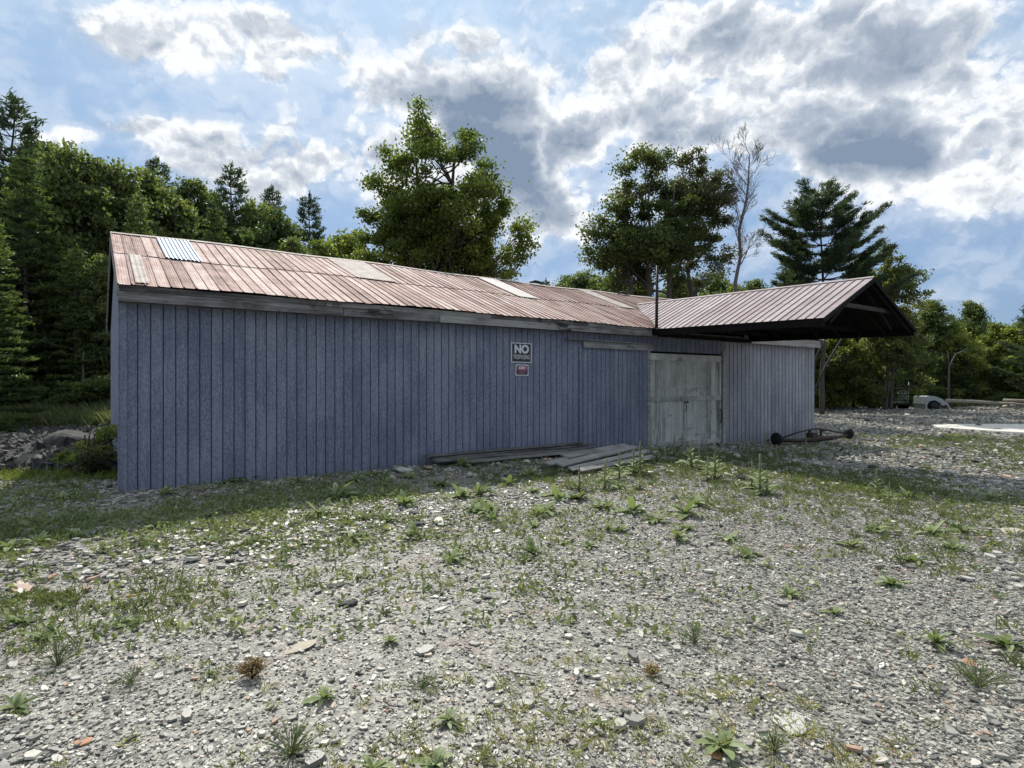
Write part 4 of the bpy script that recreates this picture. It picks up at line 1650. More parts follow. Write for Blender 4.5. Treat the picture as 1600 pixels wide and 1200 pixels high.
# lower leafy growth right of the pine, behind the canopy gable
lb = lobes_from([(1390, 400, 20), (1410, 425, 22), (1370, 395, 16), (1425, 450, 20), (1400, 460, 24), (1380, 440, 24), (1430, 480, 22), (1345, 420, 18), (1400, 500, 26), (1350, 500, 26), (1400, 590, 24), (1370, 600, 22), (1430, 600, 20), (1345, 590, 22), (1320, 560, 22),
                 (1440, 520, 20), (1390, 540, 24), (1420, 560, 22), (1350, 560, 24)], 1390, 40, 2.6, 19, 16, -.3, (1390, 490, 50, 90))
broadleaf('oak_tree', lb, 19, 10.5, .12, OAK, BARK, 34000, .17, .1, 'leafy light green tree standing right behind the gable end of the canopy', 'tree', loc=((1390 - CX) / F * 40, 40, -.3), stems=2, cl=.4)

# prototypes for the woods; copies share their meshes
def generic_lobes(seed, H, Rr, n=26, low=.22):
    rg = np.random.default_rng(seed)
    out = []
    for i in range(n):
        f = (i + .5) / n
        z = H * (low + (1 - low - .06) * f)
        rad = Rr * math.sin(math.pi * min(1, (f * .85 + .18))) ** .7
        a = i * 2.4 + rg.uniform(-.4, .4)
        u = rg.uniform(.35, .85)
        out.append((math.cos(a) * rad * u, math.sin(a) * rad * u, z, Rr * rg.uniform(.28, .45)))
    return out


LEFTG = 'trees of the dense wood left of the shed'
RIGHTG = 'trees of the wood beyond the right side of the yard'
FAR = 'far trees seen over the roof'
proto = {}
used = set()
proto['leafy'] = broadleaf('leafy_tree', generic_lobes(1, 12, 3.2, 30, .10), 51, 12, .22, WOODL, BARK, 30000, .26, .15, cat='tree', stems=1, cl=.55)
proto['leafy2'] = broadleaf('leafy_tree', generic_lobes(2, 11, 3.7, 34, .06), 52, 11, .22, WOODL, BARK, 30000, .27, .12, cat='tree', stems=2, cl=.6)
proto['sunny'] = broadleaf('leafy_tree', generic_lobes(3, 9, 2.8, 26, .05), 53, 9, .16, BRIGHT, BARK, 22000, .24, .1, cat='tree', stems=2, cl=.5)
proto['pine'] = conifer('pine_tree', 54, 14, 3.7, NEEDLE, BARK, None, None, bare=.12, up=.26, tuft=.50, nper=9, whorl=.7, shape=.62, dens=.8, wid=.085)
proto['hemlock'] = conifer('hemlock_tree', 55, 14, 3.2, WOODL, BARK, None, None, bare=.03, up=.02, tuft=.50, nper=8, whorl=.62, shape=.7, dens=.78, wid=.10, droop=.10, zcomp=.3, cat='hemlock tree')
proto['shrub'] = broadleaf('shrub', [(math.cos(i * 2.4) * .9, math.sin(i * 2.4) * .9, .55 + .5 * (i % 3) / 2, .55) for i in range(9)], 56, 1.7, .04, WOODL, BARK, 5000, .13, .05, cat='shrub', stems=1, cl=.28)
BASEH = {'leafy': 12, 'leafy2': 11, 'sunny': 9, 'pine': 14, 'hemlock': 14, 'shrub': 1.8}


def wood(kind, px, top, Y, label, group, wide=1.0, rz=None):
    x, ztop = xz(px, top, Y)
    gz_ = float(terrain(x, Y))
    h = ztop - gz_
    k = h / BASEH[kind]
    rz = random.uniform(0, 6.28) if rz is None else rz
    kw = k * wide if kind != 'shrub' else k * wide
    kw = min(max(kw, .7 * k), 2.2)
    src = proto[kind]
    if kind not in used:
        used.add(kind)
        src.location = (x, Y, gz_); src.rotation_euler = (0, 0, rz); src.scale = (kw, kw, k)
        src['label'] = label; src['group'] = group
        return src
    return place_copy(src, (x, Y, gz_), rz, (kw, kw, k), label, group)


random.seed(61)
LL = {'leafy': 'dark green leafy tree in the dense wood left of the shed', 'leafy2': 'dark green leafy tree in the dense wood left of the shed',
      'sunny': 'brighter leafy tree in the wood left of the shed', 'pine': 'dark pine in the wood left of the shed', 'hemlock': 'dark drooping hemlock in the wood left of the shed'}
left = [('pine', 18, 150, 46, .9, 'tallest pine of the left wood, its top rising highest at the left edge'),
        ('hemlock', 40, 240, 37, .95, 'large hemlock with layered drooping branches at the left edge of the wood'),
        ('leafy2', 95, 232, 42, .75, None), ('leafy', 60, 225, 50, .8, None), ('leafy', 140, 250, 44, .75, None), ('leafy2', 185, 262, 46, .75, None),
        ('leafy', 225, 268, 50, .75, None), ('pine', 245, 248, 55, .8, 'thin pine top poking up above the leafy wood at the left of the roof end'),
        ('leafy2', 265, 300, 50, .85, None), ('hemlock', 215, 310, 42, .8, None), ('leafy', 300, 285, 56, .8, None), ('leafy', 330, 300, 58, .7, None),
        ('pine', 362, 258, 56, .75, 'dark pine with a spiky top standing highest over the left part of the roof'),
        ('hemlock', 335, 322, 48, .85, None), ('leafy2', 395, 320, 56, .7, None), ('pine', 425, 292, 62, .7, 'narrow dark pine top second from the left above the roof'),
        ('leafy2', 432, 330, 50, .8, 'rounded olive green tree over the roof between two pines'), ('pine', 484, 305, 60, .8, 'dark pine with ragged open branches nearest the sky gap left of the maple'),
        ('sunny', 545, 362, 48, .95, 'sunlit yellow-green tree at the left foot of the maple'), ('sunny', 505, 380, 45, .9, 'low yellow-green tree beside the ragged pine over the roof'),
        ('sunny', 570, 395, 44, .8, None), ('leafy', 460, 375, 46, .8, None),
        ('hemlock', -15, 330, 30, .9, 'nearest dark hemlock cut by the left edge of the picture'), ('hemlock', 120, 385, 37, .9, None), ('leafy', 160, 400, 38, .7, None),
        ('sunny', 110, 392, 39.5, .6, 'small tree with sunlit yellow-green top among the dark left wood'), ('leafy2', 20, 420, 38, .8, None), ('leafy2', 205, 380, 43, .8, None), ('hemlock', 75, 320, 42, .8, None),
        ('leafy', -60, 250, 42, .9, None), ('hemlock', -70, 300, 36, .9, None), ('leafy2', 285, 350, 52, .8, None), ('leafy', 380, 360, 52, .8, None),
        ('leafy', 140, 320, 55, .9, None), ('leafy', 20, 300, 58, .9, None), ('leafy2', 230, 400, 46, .9, None), ('leafy', 175, 340, 50, 1.0, None), ('leafy2', 100, 330, 56, 1.0, None)]
WL = lambda px: ('at the far left edge' if px < 60 else 'midway between the left edge and the shed' if px < 112 else 'just left of the shed end' if px < 170 else 'above the very tip of the roof' if px < 212 else 'above the left end of the roof sheeting' if px < 260 else 'above the shiny roof sheet' if px < 340 else 'between the shiny roof sheet and the maple')
for kind, px, top, Y, wd, lab in left:
    dep = 'in front' if Y < 44 else 'behind' if Y > 50 else 'midway back'
    wood(kind, px, top, Y, lab or ((LL[kind].replace('leafy tree', 'broad leafy tree') if kind == 'leafy2' else LL[kind]).replace(' in the dense wood left of the shed', '').replace(' in the wood left of the shed', '') + ' ' + WL(px) + ', ' + dep), LEFTG, wd)
right = [('leafy', 1455, 470, 52, .9, 'tree with sunlit left flank just right of the canopy gable'), ('leafy2', 1520, 472, 58, .8, 'dark rounded treetop on the skyline right of the canopy'),
         ('sunny', 1490, 505, 51, 1.0, None), ('sunny', 1560, 505, 52, 1.0, None), ('leafy', 1500, 540, 50, .9, None), ('sunny', 1600, 500, 50, 1.0, None), ('leafy2', 1540, 545, 51, 1.0, None),
         ('pine', 1648, 415, 40, 1.2, 'pine reaching into the picture from the right edge with bare dark branch tips'), ('hemlock', 1625, 520, 46, 1.0, 'layered evergreen low at the right edge of the yard'),
         ('sunny', 1300, 500, 42, .9, None), ('leafy', 1335, 480, 46, .8, None), ('sunny', 1360, 520, 43, .9, None), ('leafy2', 1410, 500, 49, .9, None), ('sunny', 1435, 545, 50, .8, None),
         ('leafy', 1385, 540, 44, .8, None), ('leafy', 1280, 480, 48, .9, None), ('leafy2', 1470, 560, 50, .9, None), ('leafy2', 1240, 440, 46, .8, None),
         ('leafy', 1180, 440, 46, .9, None), ('leafy2', 1120, 430, 48, .9, None), ('sunny', 1060, 430, 44, .9, None), ('leafy', 1000, 440, 44, .9, None), ('sunny', 1150, 445, 40, .8, None),
         ('leafy2', 940, 435, 50, .8, None), ('leafy2', 965, 420, 56, .8, None), ('leafy', 1680, 480, 52, 1, None), ('leafy2', 1590, 560, 54, 1.0, None)]
LR = {'leafy': 'green leafy tree in the wood along the right side of the yard', 'leafy2': 'green leafy tree in the wood along the right side of the yard',
      'sunny': 'sunlit yellow-green tree in the wood along the right side of the yard', 'pine': 'dark pine in the right wood', 'hemlock': 'evergreen in the right wood'}
WR = lambda px: ('low behind the roof at the oak' if px < 1100 else 'behind the canopy roof' if px < 1270 else 'seen under the canopy, right of the shed end' if px < 1350 else 'below the canopy gable tip' if px < 1440 else 'behind the wrecked vehicle' if px < 1500 else 'near the right edge')
for kind, px, top, Y, wd, lab in right:
    dep = 'in front' if Y < 46 else 'behind' if Y > 50 else 'midway back'
    wood(kind, px, top, Y, lab or ({'sunny': 'sunlit yellow-green tree', 'leafy': 'green leafy tree', 'leafy2': 'broad green tree'}[kind] + ' ' + WR(px) + ', ' + dep), RIGHTG, wd)
for kind, px, top, Y, wd, lab in [('leafy', 885, 432, 75, .9, 'small distant tree just over the roof ridge left of the oak'), ('pine', 853, 438, 85, .6, 'tiny far pine tip over the ridge beside the torn flashing'),
                                  ('leafy2', 910, 425, 68, .9, 'distant rounded tree over the ridge at the left foot of the oak')]:
    wood(kind, px, top, Y, lab, FAR, wd)
# hidden backing of the woods: closes the view between trunks
for i in range(16):
    px = -90 + i * 30
    wood('leafy2' if i % 2 else 'leafy', px, 400 + random.uniform(-20, 20), 60 + random.uniform(-3, 5), 'tree deep in the shade at the back of the left wood', LEFTG, 1.3)
for i in range(14):
    px = 1230 + i * 34
    wood('leafy2' if i % 2 else 'leafy', px, 520 + random.uniform(-12, 8), 60 + random.uniform(-3, 5), 'tree at the back of the right wood', RIGHTG, 1.4)
# undergrowth along the wood edges
for i in range(26):
    px = random.uniform(-40, 185)
    wood('shrub', px, 588 + random.uniform(-14, 26), 37 + random.uniform(-1, 2.5), 'green shrub at the foot of the left wood above the stream bank', 'shrubs on the far stream bank', 1.2)
for i in range(30):
    px = random.uniform(1275, 1640)
    if 1500 < px < 1540: px += 50
    wood('shrub', px, 612 + random.uniform(-16, 8), 48.5 + random.uniform(0, 3), 'green shrub along the far edge of the yard', 'shrubs along the far edge of the yard', 1.3)
# pale dead sapling in front of the dark wood
x, z = xz(130, 596, 36)
mb = MB()
mb.tube([(0, 0, -.3), (.02, 0, 1.6), (-.03, 0, 3.0), (.05, 0, 3.6)], [.06, .05, .04, .02], 6)
for sg_, zz in ((-1, 2.6), (1, 2.9), (-1, 3.2), (1, 2.2)):
    mb.tube([(0, 0, zz), (sg_ * .4, 0, zz + .1), (sg_ * .9, .1, zz + .25)], [.02, .015, .008], 4)
o = mb.build('dead_sapling', BARKL, None, (x, 36, float(terrain(x, 36))))
tag(o, 'pale dead sapling standing in front of the dark left wood', 'tree')
mb = MB()
x, z = xz(1483, 610, 46)
mb.tube([(0, 0, -.3), (-.05, 0, 1.6), (0, 0, 3.2), (.5, 0, 4.2), (1.4, 0, 4.6)], [.09, .08, .06, .04, .02], 6)
mb.tube([(0, 0, 3.1), (-.1, 0, 4.4)], [.05, .02], 5)
o = mb.build('dead_snag', BARKL, None, (x, 46, float(terrain(x, 46))))
tag(o, 'pale dead snag with a slanting limb in front of the dark right wood', 'tree')


# ------------------------------------------------------------------ weeds
def leaf_blade(mb, base, yaw, L, Wd, rise, curl, rnd, rg, n=6):
    """one broad soft leaf as a bent, slightly folded strip"""
    d = np.array([math.cos(yaw), math.sin(yaw), 0]); s_ = np.array([-math.sin(yaw), math.cos(yaw), 0])
    v = []
    tw = rg.uniform(-.35, .35)
    for i in range(n + 1):
        t = i / n
        ang = rise - curl * t
        if i == 0:
            p = np.array(base, float)
        else:
            p = p + (d * math.cos(ang) + np.array([0, 0, math.sin(ang)])) * L / n
        w = Wd * (math.sin(math.pi * min(1, t * .86 + .07)) ** .75) * (1 if t < .98 else .25) * .5
        fold = .35 * w
        sd = s_ * math.cos(tw * t) + np.array([0, 0, math.sin(tw * t)])
        rip = rg.uniform(-.12, .12) * w
        v += [tuple(p - sd * w + np.array([0, 0, fold + rip])), tuple(p), tuple(p + sd * w + np.array([0, 0, fold - rip]))]
    f = []
    for i in range(n):
        f += [(3 * i, 3 * i + 1, 3 * i + 4, 3 * i + 3), (3 * i + 1, 3 * i + 2, 3 * i + 5, 3 * i + 4)]
    mb.add(v, f, rnd, True)


def rosette(seed, nl=13, L=1.0, up=.75, name='mullein', upright=0.0):
    rg = np.random.default_rng(seed)
    root = empty(name, (0, 0, -50), 0, 'x', 'weed')
    mb = MB()
    for i in range(nl):
        f = i / nl
        yaw = i * 2.4 + rg.uniform(-.3, .3)
        rise = (.15 + up * f * 1.2 + upright) + rg.uniform(-.12, .15)
        if rg.uniform() < .18: continue
        l = L * (1 - .45 * f) * rg.uniform(.42, 1.12)
        yaw += rg.uniform(-.6, .6)
        leaf_blade(mb, (0, 0, .01), yaw, l, l * rg.uniform(.20, .33), min(max(.05, rise + rg.uniform(-.25, .3)), 1.5), rg.uniform(.2, 1.5), rg.uniform(), rg)
    mb.build('leaves', MULL, root)
    return root


def tall_mullein(seed, leafy=True, H=1.0):
    rg = np.random.default_rng(seed)
    root = empty('mullein', (0, 0, -50), 0, 'x', 'weed')
    mb = MB()
    mb.tube([(0, 0, 0), (.01, 0, H * .5), (.0, .01, H * .85), (.01, 0, H)], [.022, .016, .013, .006], 6)
    # flower spike: knobbly
    for i in range(70):
        z = H * (.55 + .44 * i / 70)
        a = i * 2.4
        r_ = .017 * (1.15 - i / 90)
        c = (math.cos(a) * r_, math.sin(a) * r_, z)
        mb.tube([(c[0] * .3, c[1] * .3, z), (c[0] * 1.6, c[1] * 1.6, z + .015)], [.008, .006], 4, rg.uniform())
    mb.build('stalk', STALK, root)
    mb = MB()
    nl = 20 if leafy else 8
    for i in range(nl):
        f = i / nl
        l = H * (.42 * (1 - f * .75)) * rg.uniform(.8, 1.1) * (1 if leafy else .6)
        leaf_blade(mb, (0, 0, .01 + f * H * (.62 if leafy else .3)), i * 2.4 + rg.uniform(-.3, .3), l, l * .27, .55 + .5 * f + rg.uniform(-.1, .15), rg.uniform(.5, 1.2), rg.uniform(), rg)
    mb.build('leaves', MULL, root)
    return root


ROS = [rosette(200 + i, 19 + i * 4, 1.0, .55 + .12 * i) for i in range(4)] + [rosette(210, 30, 1.0, .6, upright=.30), rosette(211, 24, 1.0, .7, upright=.45)]
TAL = [tall_mullein(220, True), tall_mullein(221, True), tall_mullein(222, False), tall_mullein(223, False)]
firstuse = {}


def where(px, py):
    a = 'far left' if px < 130 else 'left' if px < 420 else 'left of centre' if px < 680 else 'centre' if px < 920 else 'right of centre' if px < 1180 else 'right' if px < 1420 else 'far right'
    b = 'hugging the wall' if py < 762 and px > 200 and px < 1000 else 'at the edge of the shade' if py < 800 else 'in the upper gravel' if py < 850 else 'in the middle gravel' if py < 960 else 'in the near gravel'
    return b + ', ' + a


def plant(src, X, Y, Z, sc, label, group, rz=None, szx=1.0):
    rz = random.uniform(0, 6.28) if rz is None else rz
    if src.name not in firstuse:
        firstuse[src.name] = 1
        src.location = (X, Y, Z); src.rotation_euler = (0, 0, rz); src.scale = (sc * szx, sc * szx, sc)
        src['label'] = label; src['group'] = group
        return src
    return place_copy(src, (X, Y, Z), rz, (sc * szx, sc * szx, sc), label, group)


random.seed(71)
RG = 'woolly rosette weeds growing in the gravel'
near = [(508, 1093, .125, 4, 'pale woolly weed with upright leaves in the gravel right of the dry brown tuft'), (700, 1128, .115, 4, 'compact woolly rosette weed alone near the bottom edge at the middle'),
        (327, 1057, .07, 5, 'tiny cupped woolly weed just left of the dry brown tuft'), (610, 1004, .13, 1, 'woolly rosette below the patch of larger slate left of centre'),
        (1462, 1008, .17, 5, 'pale woolly weed with long leaves near the orange-brown stone at the right'), (1575, 1012, .20, 3, 'big woolly rosette cut by the right edge of the picture'),
        (1130, 1170, .17, 3, 'broad woolly rosette beside the rusty stone at the bottom right of middle'), (680, 1200, .13, 4, 'woolly weed half cut by the bottom edge near the middle'),
        (582, 1205, .16, 1, 'low woolly weed cut by the bottom edge left of middle'), (938, 1133, .085, 0, 'small low weed alone in the gravel right of the bottom middle'),
        (35, 975, .16, 3, 'woolly rosette low at the left edge'), (75, 1000, .17, 2, 'flat pale rosette near the left edge of the gravel'), (185, 978, .13, 2, 'low rosette between two others left of centre'),
        (215, 975, .11, 1, 'small rosette right of its neighbour on the left gravel'), (140, 980, .10, 0, 'dark small weed left of a low rosette'), (1232, 932, .15, 2, 'woolly rosette in the middle of the right gravel'),
        (1303, 960, .14, 1, 'flattened rosette below and right of its neighbour on the right gravel'), (1368, 830, .26, 3, 'wide green rosette in the middle of the right half'),
        (1505, 835, .22, 4, 'rosette with one leaf held up at the right'), (25, 1110, .15, 1, 'weed cut by the left edge low in the picture'),
        (525, 782, .42, 5, 'large blue-green mullein in the shade in front of the wall'), (500, 808, .30, 4, 'bright green sunlit mullein below the large shaded one'),
        (570, 812, .22, 3, None), (600, 815, .24, 2, None), (632, 788, .26, 4, 'pale tufted rosette at the edge of the wall shadow'), (545, 822, .2, 1, None), (640, 790, .2, 2, None), (722, 778, .34, 4, None),
        (747, 776, .34, 5, 'spiky mullein in front of the left end of the plank stack'), (765, 802, .3, 4, None), (740, 800, .25, 3, None), (855, 800, .28, 4, None), (870, 775, .3, 4, None),
        (720, 730, .34, 5, 'tall blue-green weed before the long planks'), (690, 760, .3, 3, None), (795, 758, .28, 4, None), (825, 745, .3, 5, None), (905, 780, .3, 3, None), (990, 800, .34, 4, None), (1070, 805, .34, 4, None),
        (1020, 815, .26, 3, None), (950, 795, .26, 2, None), (385, 752, .36, 3, None), (355, 756, .3, 2, None), (585, 745, .32, 3, None), (555, 752, .3, 2, None), (465, 755, .26, 2, None), (640, 748, .3, 1, None), (600, 752, .3, 4, None),
        (1085, 790, .3, 2, None), (1330, 855, .25, 1, None), (1395, 915, .2, 2, None), (330, 850, .18, 1, None), (232, 845, .16, 1, None), (395, 850, .2, 1, None), (100, 950, .1, 1, None), (1430, 880, .2, 3, None),
        (15, 860, .28, 3, None), (60, 850, .24, 2, None), (120, 840, .22, 1, None), (1550, 780, .3, 2, None), (1490, 860, .22, 2, None)]
for px, py, sc, k, lab in near:
    X_, Y_, Z_ = gnd(px, py)
    plant(ROS[k], X_, Y_, Z_ + .005, sc * (1.05 if 750 < py < 870 else 1.0), lab or 'green woolly rosette weed ' + where(px, py), RG)
for i in range(46):
    py = 755 + 130 * random.random() ** 1.3
    px = random.uniform(-10, 1600)
    if random.random() < .5: px = random.uniform(500, 1250)
    X_, Y_, Z_ = gnd(px, py)
    s_ = (X_ - A[0]) * E[0] + (Y_ - A[1]) * E[1]; t_ = (X_ - A[0]) * M[0] + (Y_ - A[1]) * M[1]
    if s_ > -.3 and t_ > -.35: continue
    plant(ROS[random.randrange(6)], X_, Y_, Z_ + .005, random.uniform(.12, .28), 'small green woolly rosette ' + where(px, py), RG)
TG = 'tall mullein stalks before the double door'
tal = [(1000, 744, .60, 0), (990, 742, .45, 1), (1012, 722, .50, 2), (1027, 722, .55, 2), (1020, 728, .4, 3), (1039, 726, .38, 3), (1054, 716, .52, 2), (1066, 716, .52, 3), (1080, 732, .62, 0), (1092, 726, .45, 2),
       (1103, 722, .50, 3), (1117, 750, .62, 1), (1106, 752, .42, 0), (1156, 716, .5, 3), (1168, 722, .42, 2), (1197, 716, .62, 3), (1213, 722, .4, 2), (1259, 712, .6, 2), (1326, 712, .4, 3), (1188, 772, .60, 1),
       (1198, 775, .35, 0), (1175, 765, .45, 0), (968, 750, .50, 0), (948, 752, .38, 1), (905, 768, .4, 0), (945, 765, .42, 1), (1370, 772, .4, 0), (1390, 786, .3, 1), (1000, 765, .3, 1), (42, 742, .40, 2), (73, 745, .42, 2), (90, 744, .40, 3)]
for i, (px, py, h, k) in enumerate(tal):
    X_, Y_, Z_ = gnd(px, py)
    if px < 100:
        lab = ['pale dry stalk farthest left of three on the stream lip', 'pale dry stalk in the middle of three on the stream lip', 'pale dry stalk nearest the shed of three on the stream lip'][i - 29]
        plant(TAL[k], X_, Y_, Z_, h, lab, 'pale stalks at the lip of the stream bed')
    else:
        plant(TAL[k], X_, Y_, Z_, h, ('bright leafy mullein spike, ' + ('beside the loose boards' if px < 1008 else 'before the left door leaf' if px < 1085 else 'before the right door leaf' if px < 1150 else 'before the right wall' if px < 1300 else 'in the open gravel at the right') + (', farther from the wall' if py > 755 else ', close to the wall')) if k < 2 else 'thin pale mullein stalk standing in the shade before the door and right wall', TG, szx=1.5)

# grassy weeds nobody could count
rg = np.random.default_rng(99)


def blades(X, Y, h, wd, m, name, label, lean=.45, nper=9, spread=.05, zadd=0.0):
    n = len(X)
    Xb = np.repeat(X, nper) + rg.normal(size=n * nper) * np.repeat(spread * (h / .1), nper)
    Yb = np.repeat(Y, nper) + rg.normal(size=n * nper) * np.repeat(spread * (h / .1), nper)
    Z = terrain(Xb, Yb) + zadd
    hh = np.repeat(h, nper) * rg.uniform(.5, 1.2, n * nper)
    a = rg.uniform(0, 6.28, n * nper)
    d = np.stack([np.cos(a), np.sin(a)], -1) * (lean * rg.uniform(.2, 1.4, n * nper) * hh)[:, None]
    sd = np.stack([-np.sin(a), np.cos(a)], -1) * (wd * rg.uniform(.6, 1.3, n * nper))[:, None]
    P0 = np.stack([Xb, Yb], -1)
    def pt(xy, z): return np.concatenate([xy, z[:, None]], 1)
    V = np.stack([pt(P0 - sd * .5, Z), pt(P0 + sd * .5, Z), pt(P0 + d * .45 + sd * .5, Z + hh * .6), pt(P0 + d, Z + hh * .93), pt(P0 + d * .45 - sd * .5, Z + hh * .6)], 1).reshape(-1, 3)
    nn = len(Xb)
    r = np.repeat(np.repeat(rg.uniform(0, 1, n), nper) * .5 + rg.uniform(0, .5, nn), 5)
    o = mesh_np(name, V, np.arange(5 * nn), np.full(nn, 5, np.int32), m, None, r)
    return tag(o, label, None, None, 'stuff')


def wall_st(X, Y):
    return (X - A[0]) * E[0] + (Y - A[1]) * E[1], (X - A[0]) * M[0] + (Y - A[1]) * M[1]


# weeds: thick near the wall and under the canopy shade, thinning toward the viewer
N = 36000
Y = 3.0 + 27 * rg.uniform(0, 1, N) ** 1.05; X = rg.uniform(-.98, .98, N) * Y
s_, t_ = wall_st(X, Y)
pn = patch(X, Y, 1.0, 3.0)
prob = .09 + .75 * np.exp(-((-t_ - 2.5) / 2.4) ** 2) + .55 * sstep(1.5, 6, X) * np.exp(-((-t_ - 5) / 3.0) ** 2)
prob = prob * np.clip(.25 + 2.2 * pn, .01, 1.0) * (1 - .6 * sstep(17, 24, Y))
keep = keep_open(X, Y) & (rg.uniform(0, 1, N) < prob) & (t_ < -.1) | ((s_ < -.4) & (Y < 11) & (Y > 5.5) & (rg.uniform(0, 1, N) < .16))
keep = keep & keep_open(X, Y)
X, Y = X[keep], Y[keep]; n_ = len(X)
h = np.clip(rg.normal(.075, .028, n_), .03, .17) * (1 + .25 * sstep(6, 12, Y))
blades(X, Y, h * .8, .006, GRASS, 'weeds', 'low green weeds and grass spread through the gravel', .8, 12, .04)
N = 9000
Y = 2.4 + 12 * rg.uniform(0, 1, N); X = rg.uniform(-.98, .98, N) * Y
pn = patch(X, Y, 1.9, 21.0)
k_ = keep_open(X, Y) & (rg.uniform(0, 1, N) < np.clip(-.06 + 1.1 * pn, .012, .6))
X, Y = X[k_], Y[k_]
blades(X, Y, rg.uniform(.02, .06, len(X)), .0035, DRYG, 'weeds', 'sparse dry grass and sprigs in the near gravel', 1.0, 14, .06)
# broad-leaved low growth (small leaves hugging the ground)
N = 26000
Y = 3.6 + 18 * rg.uniform(0, 1, N) ** 1.1; X = rg.uniform(-.98, .98, N) * Y
s_, t_ = wall_st(X, Y)
pn = patch(X, Y, 1.4, 9.0)
prob = (.07 + .85 * np.exp(-((-t_ - 2.2) / 2.2) ** 2) + .3 * sstep(1, 5, X) * np.exp(-((-t_ - 5) / 2.5) ** 2)) * np.clip(.2 + 2.2 * pn, .01, 1)
keep = keep_open(X, Y) & (((rg.uniform(0, 1, N) < prob) & (t_ < -.1)) | ((s_ < -.3) & (Y < 10.8) & (Y > 6.5) & (rg.uniform(0, 1, N) < .45)))
X, Y = X[keep], Y[keep]; n_ = len(X)
kk = 9
Xb = np.repeat(X, kk) + rg.normal(size=n_ * kk) * .07; Yb = np.repeat(Y, kk) + rg.normal(size=n_ * kk) * .07
Cc = np.stack([Xb, Yb, terrain(Xb, Yb) + np.abs(rg.normal(size=n_ * kk)) * .035 + .01], -1)
o = leaves_obj('ground_cover', Cc, .06, .03, rg, GRASS, None, up=1.5)
tag(o, 'small leafy ground cover in front of the shed', None, None, 'stuff')
# patch of grass at the left and brown tuft
X, Y, Z = gnd(75, 938)
n_ = 60
blades(X + rg.normal(size=n_) * .12, Y + rg.normal(size=n_) * .09, rg.uniform(.03, .08, n_), .003, GRASS, 'grass', 'fine bright grass tuft on the left gravel', .8, 10, .03)
def tuft(px, py, w, h, n, m, name, label):
    X, Y, Z = gnd(px, py)
    if m is THIN: n = int(n * .38); w *= 1.25; h *= 1.1
    mb = MB()
    for i in range(n):
        a = random.uniform(0, 6.28); b = random.uniform(.1, 1) * w
        e = (math.cos(a) * b, math.sin(a) * b, h * random.uniform(.5, 1) * (1.15 - .5 * b / w))
        mid = (e[0] * .45, e[1] * .45, e[2] * .55)
        mb.tube([(0, 0, 0), mid, e], [.0018, .0014, .0008], 3, random.random(), cap=False)
        for _ in range(2):
            c = (e[0] + random.uniform(-.012, .012), e[1] + random.uniform(-.012, .012), e[2] + random.uniform(-.01, .008))
            mb.tube([mid, c], [.0012, .0008], 3, random.random(), cap=False)
            mb.box(c, (.006, .004, .004), rz=random.random() * 3)
    o = mb.build(name, m, None, (X, Y, Z))
    return tag(o, label, 'weed')
tuft(395, 1060, .085, .11, 170, DRY, 'dry_weed', 'dry brown bushy tuft in the left foreground gravel')
tuft(1018, 1055, .05, .06, 60, DRY, 'dry_weed', 'small reddish dry tuft right of the bottom middle')
tuft(660, 1075, .10, .05, 90, THIN, 'thin_weed', 'sparse thin grey-green weed left of the dead twig')
tuft(1085, 1005, .10, .12, 90, THIN, 'thin_weed', 'open green weed on the gravel right of middle')
tuft(455, 1180, .13, .12, 150, THIN, 'thin_weed', 'feathery weed near the bottom left')
tuft(1210, 1175, .06, .09, 90, THIN, 'thin_weed', 'upright thin weed right of the pale bottom slab')
tuft(90, 1040, .12, .12, 140, THIN, 'thin_weed', 'feathery weed beside the flat pale rosette at the left')
tuft(1530, 1075, .12, .13, 150, THIN, 'thin_weed', 'green feathery weed low at the right')
tuft(205, 1070, .08, .09, 80, THIN, 'thin_weed', 'small sparse weed on the left gravel below the rosettes')
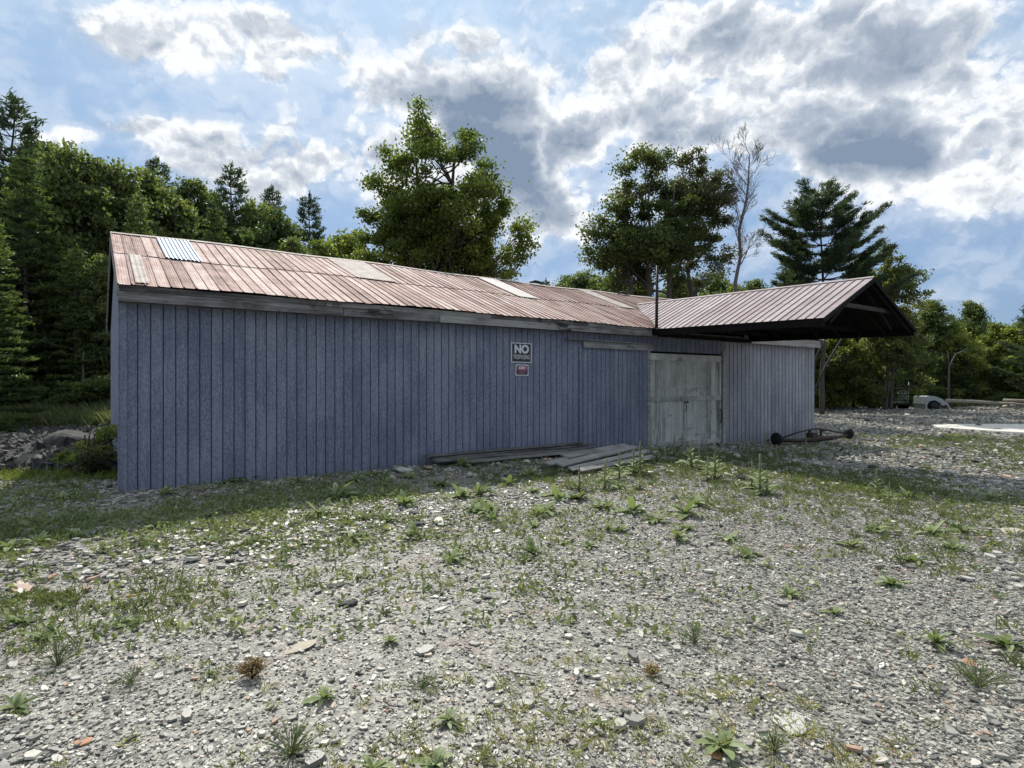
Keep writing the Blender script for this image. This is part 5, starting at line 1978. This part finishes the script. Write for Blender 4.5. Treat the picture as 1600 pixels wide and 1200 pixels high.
# twigs
X, Y, Z = gnd(818, 1058)
mb = MB(); mb.tube([(-.07, .03, .02), (-.04, .0, .018), (-.01, -.005, .024), (.03, -.01, .018), (.07, -.03, .022)], [.003, .004, .004, .0035, .002], 5)
o = mb.build('twig', BARK, None, (X, Y, Z)); tag(o, 'crooked dead twig lying on the gravel at the bottom middle', 'twig')
X, Y, Z = gnd(608, 1110)
mb = MB(); mb.tube([(-.04, .05, .02), (0, .01, .02), (.04, -.01, .024)], [.003, .004, .002], 5); mb.tube([(.0, .01, .02), (-.01, -.05, .02)], [.003, .002], 5)
o = mb.build('twig', BARK, None, (X, Y, Z)); tag(o, 'forked pale twig on the gravel left of the compact rosette', 'twig')

# lit shrub at the left corner of the shed
x0, y0, z0 = gnd(150, 748)
y0 = 10.4; x0 = (140 - CX) / F * y0
broadleaf('goldenrod_shrub', [(-.28, 0, .25, .26), (.0, .15, .42, .28), (.22, .1, .62, .26), (.08, -.1, .3, .25), (.30, .25, .72, .18), (-.1, .3, .35, .25)], 81, .8, .015, BRIGHT, BARK, 2600, .055, .05,
          'sunlit yellow-green shrub against the left corner of the shed', 'shrub', None, (x0, y0, float(terrain(x0, y0))), stems=3, cl=.13)
broadleaf('withered_shrub', [(.12, 0, .22, .22), (.32, 0, .32, .2), (.2, .1, .2, .2)], 82, .5, .012, NEEDLE_B, BARK, 1400, .05, .05,
          'dark reddish withered growth below the yellow shrub at the shed corner', 'shrub', None, (x0 + .08, y0 - .35, float(terrain(x0, y0 - .35))), stems=3, cl=.12)
# yellowish low growth on the stream lip
N = 300
px = rg.uniform(-20, 190, N)
Y = rg.uniform(9.6, 10.6, N); X = (px - CX) / F * Y
blades(X, Y, rg.uniform(.05, .16, N), .012, BRIGHT, 'lip_weeds', 'sunlit weeds along the lip of the stream bed', .6, 5, .04)
# tall grass on the far bank and at the wood edge
N = 5200
Y = rg.uniform(32.5, 38.5, N); X = rg.uniform(-.98, -.62, N) * Y
blades(X, Y, rg.uniform(.3, .9, N), .035, GRASS, 'bank_grass', 'tall grass on the far bank of the stream', .5, 6, .02)
N = 3000
Y = rg.uniform(47, 52, N); X = rg.uniform(.48, .98, N) * Y
blades(X, Y, rg.uniform(.2, .6, N), .03, GRASS, 'edge_grass', 'rough grass along the far edge of the yard', .5, 6, .02)
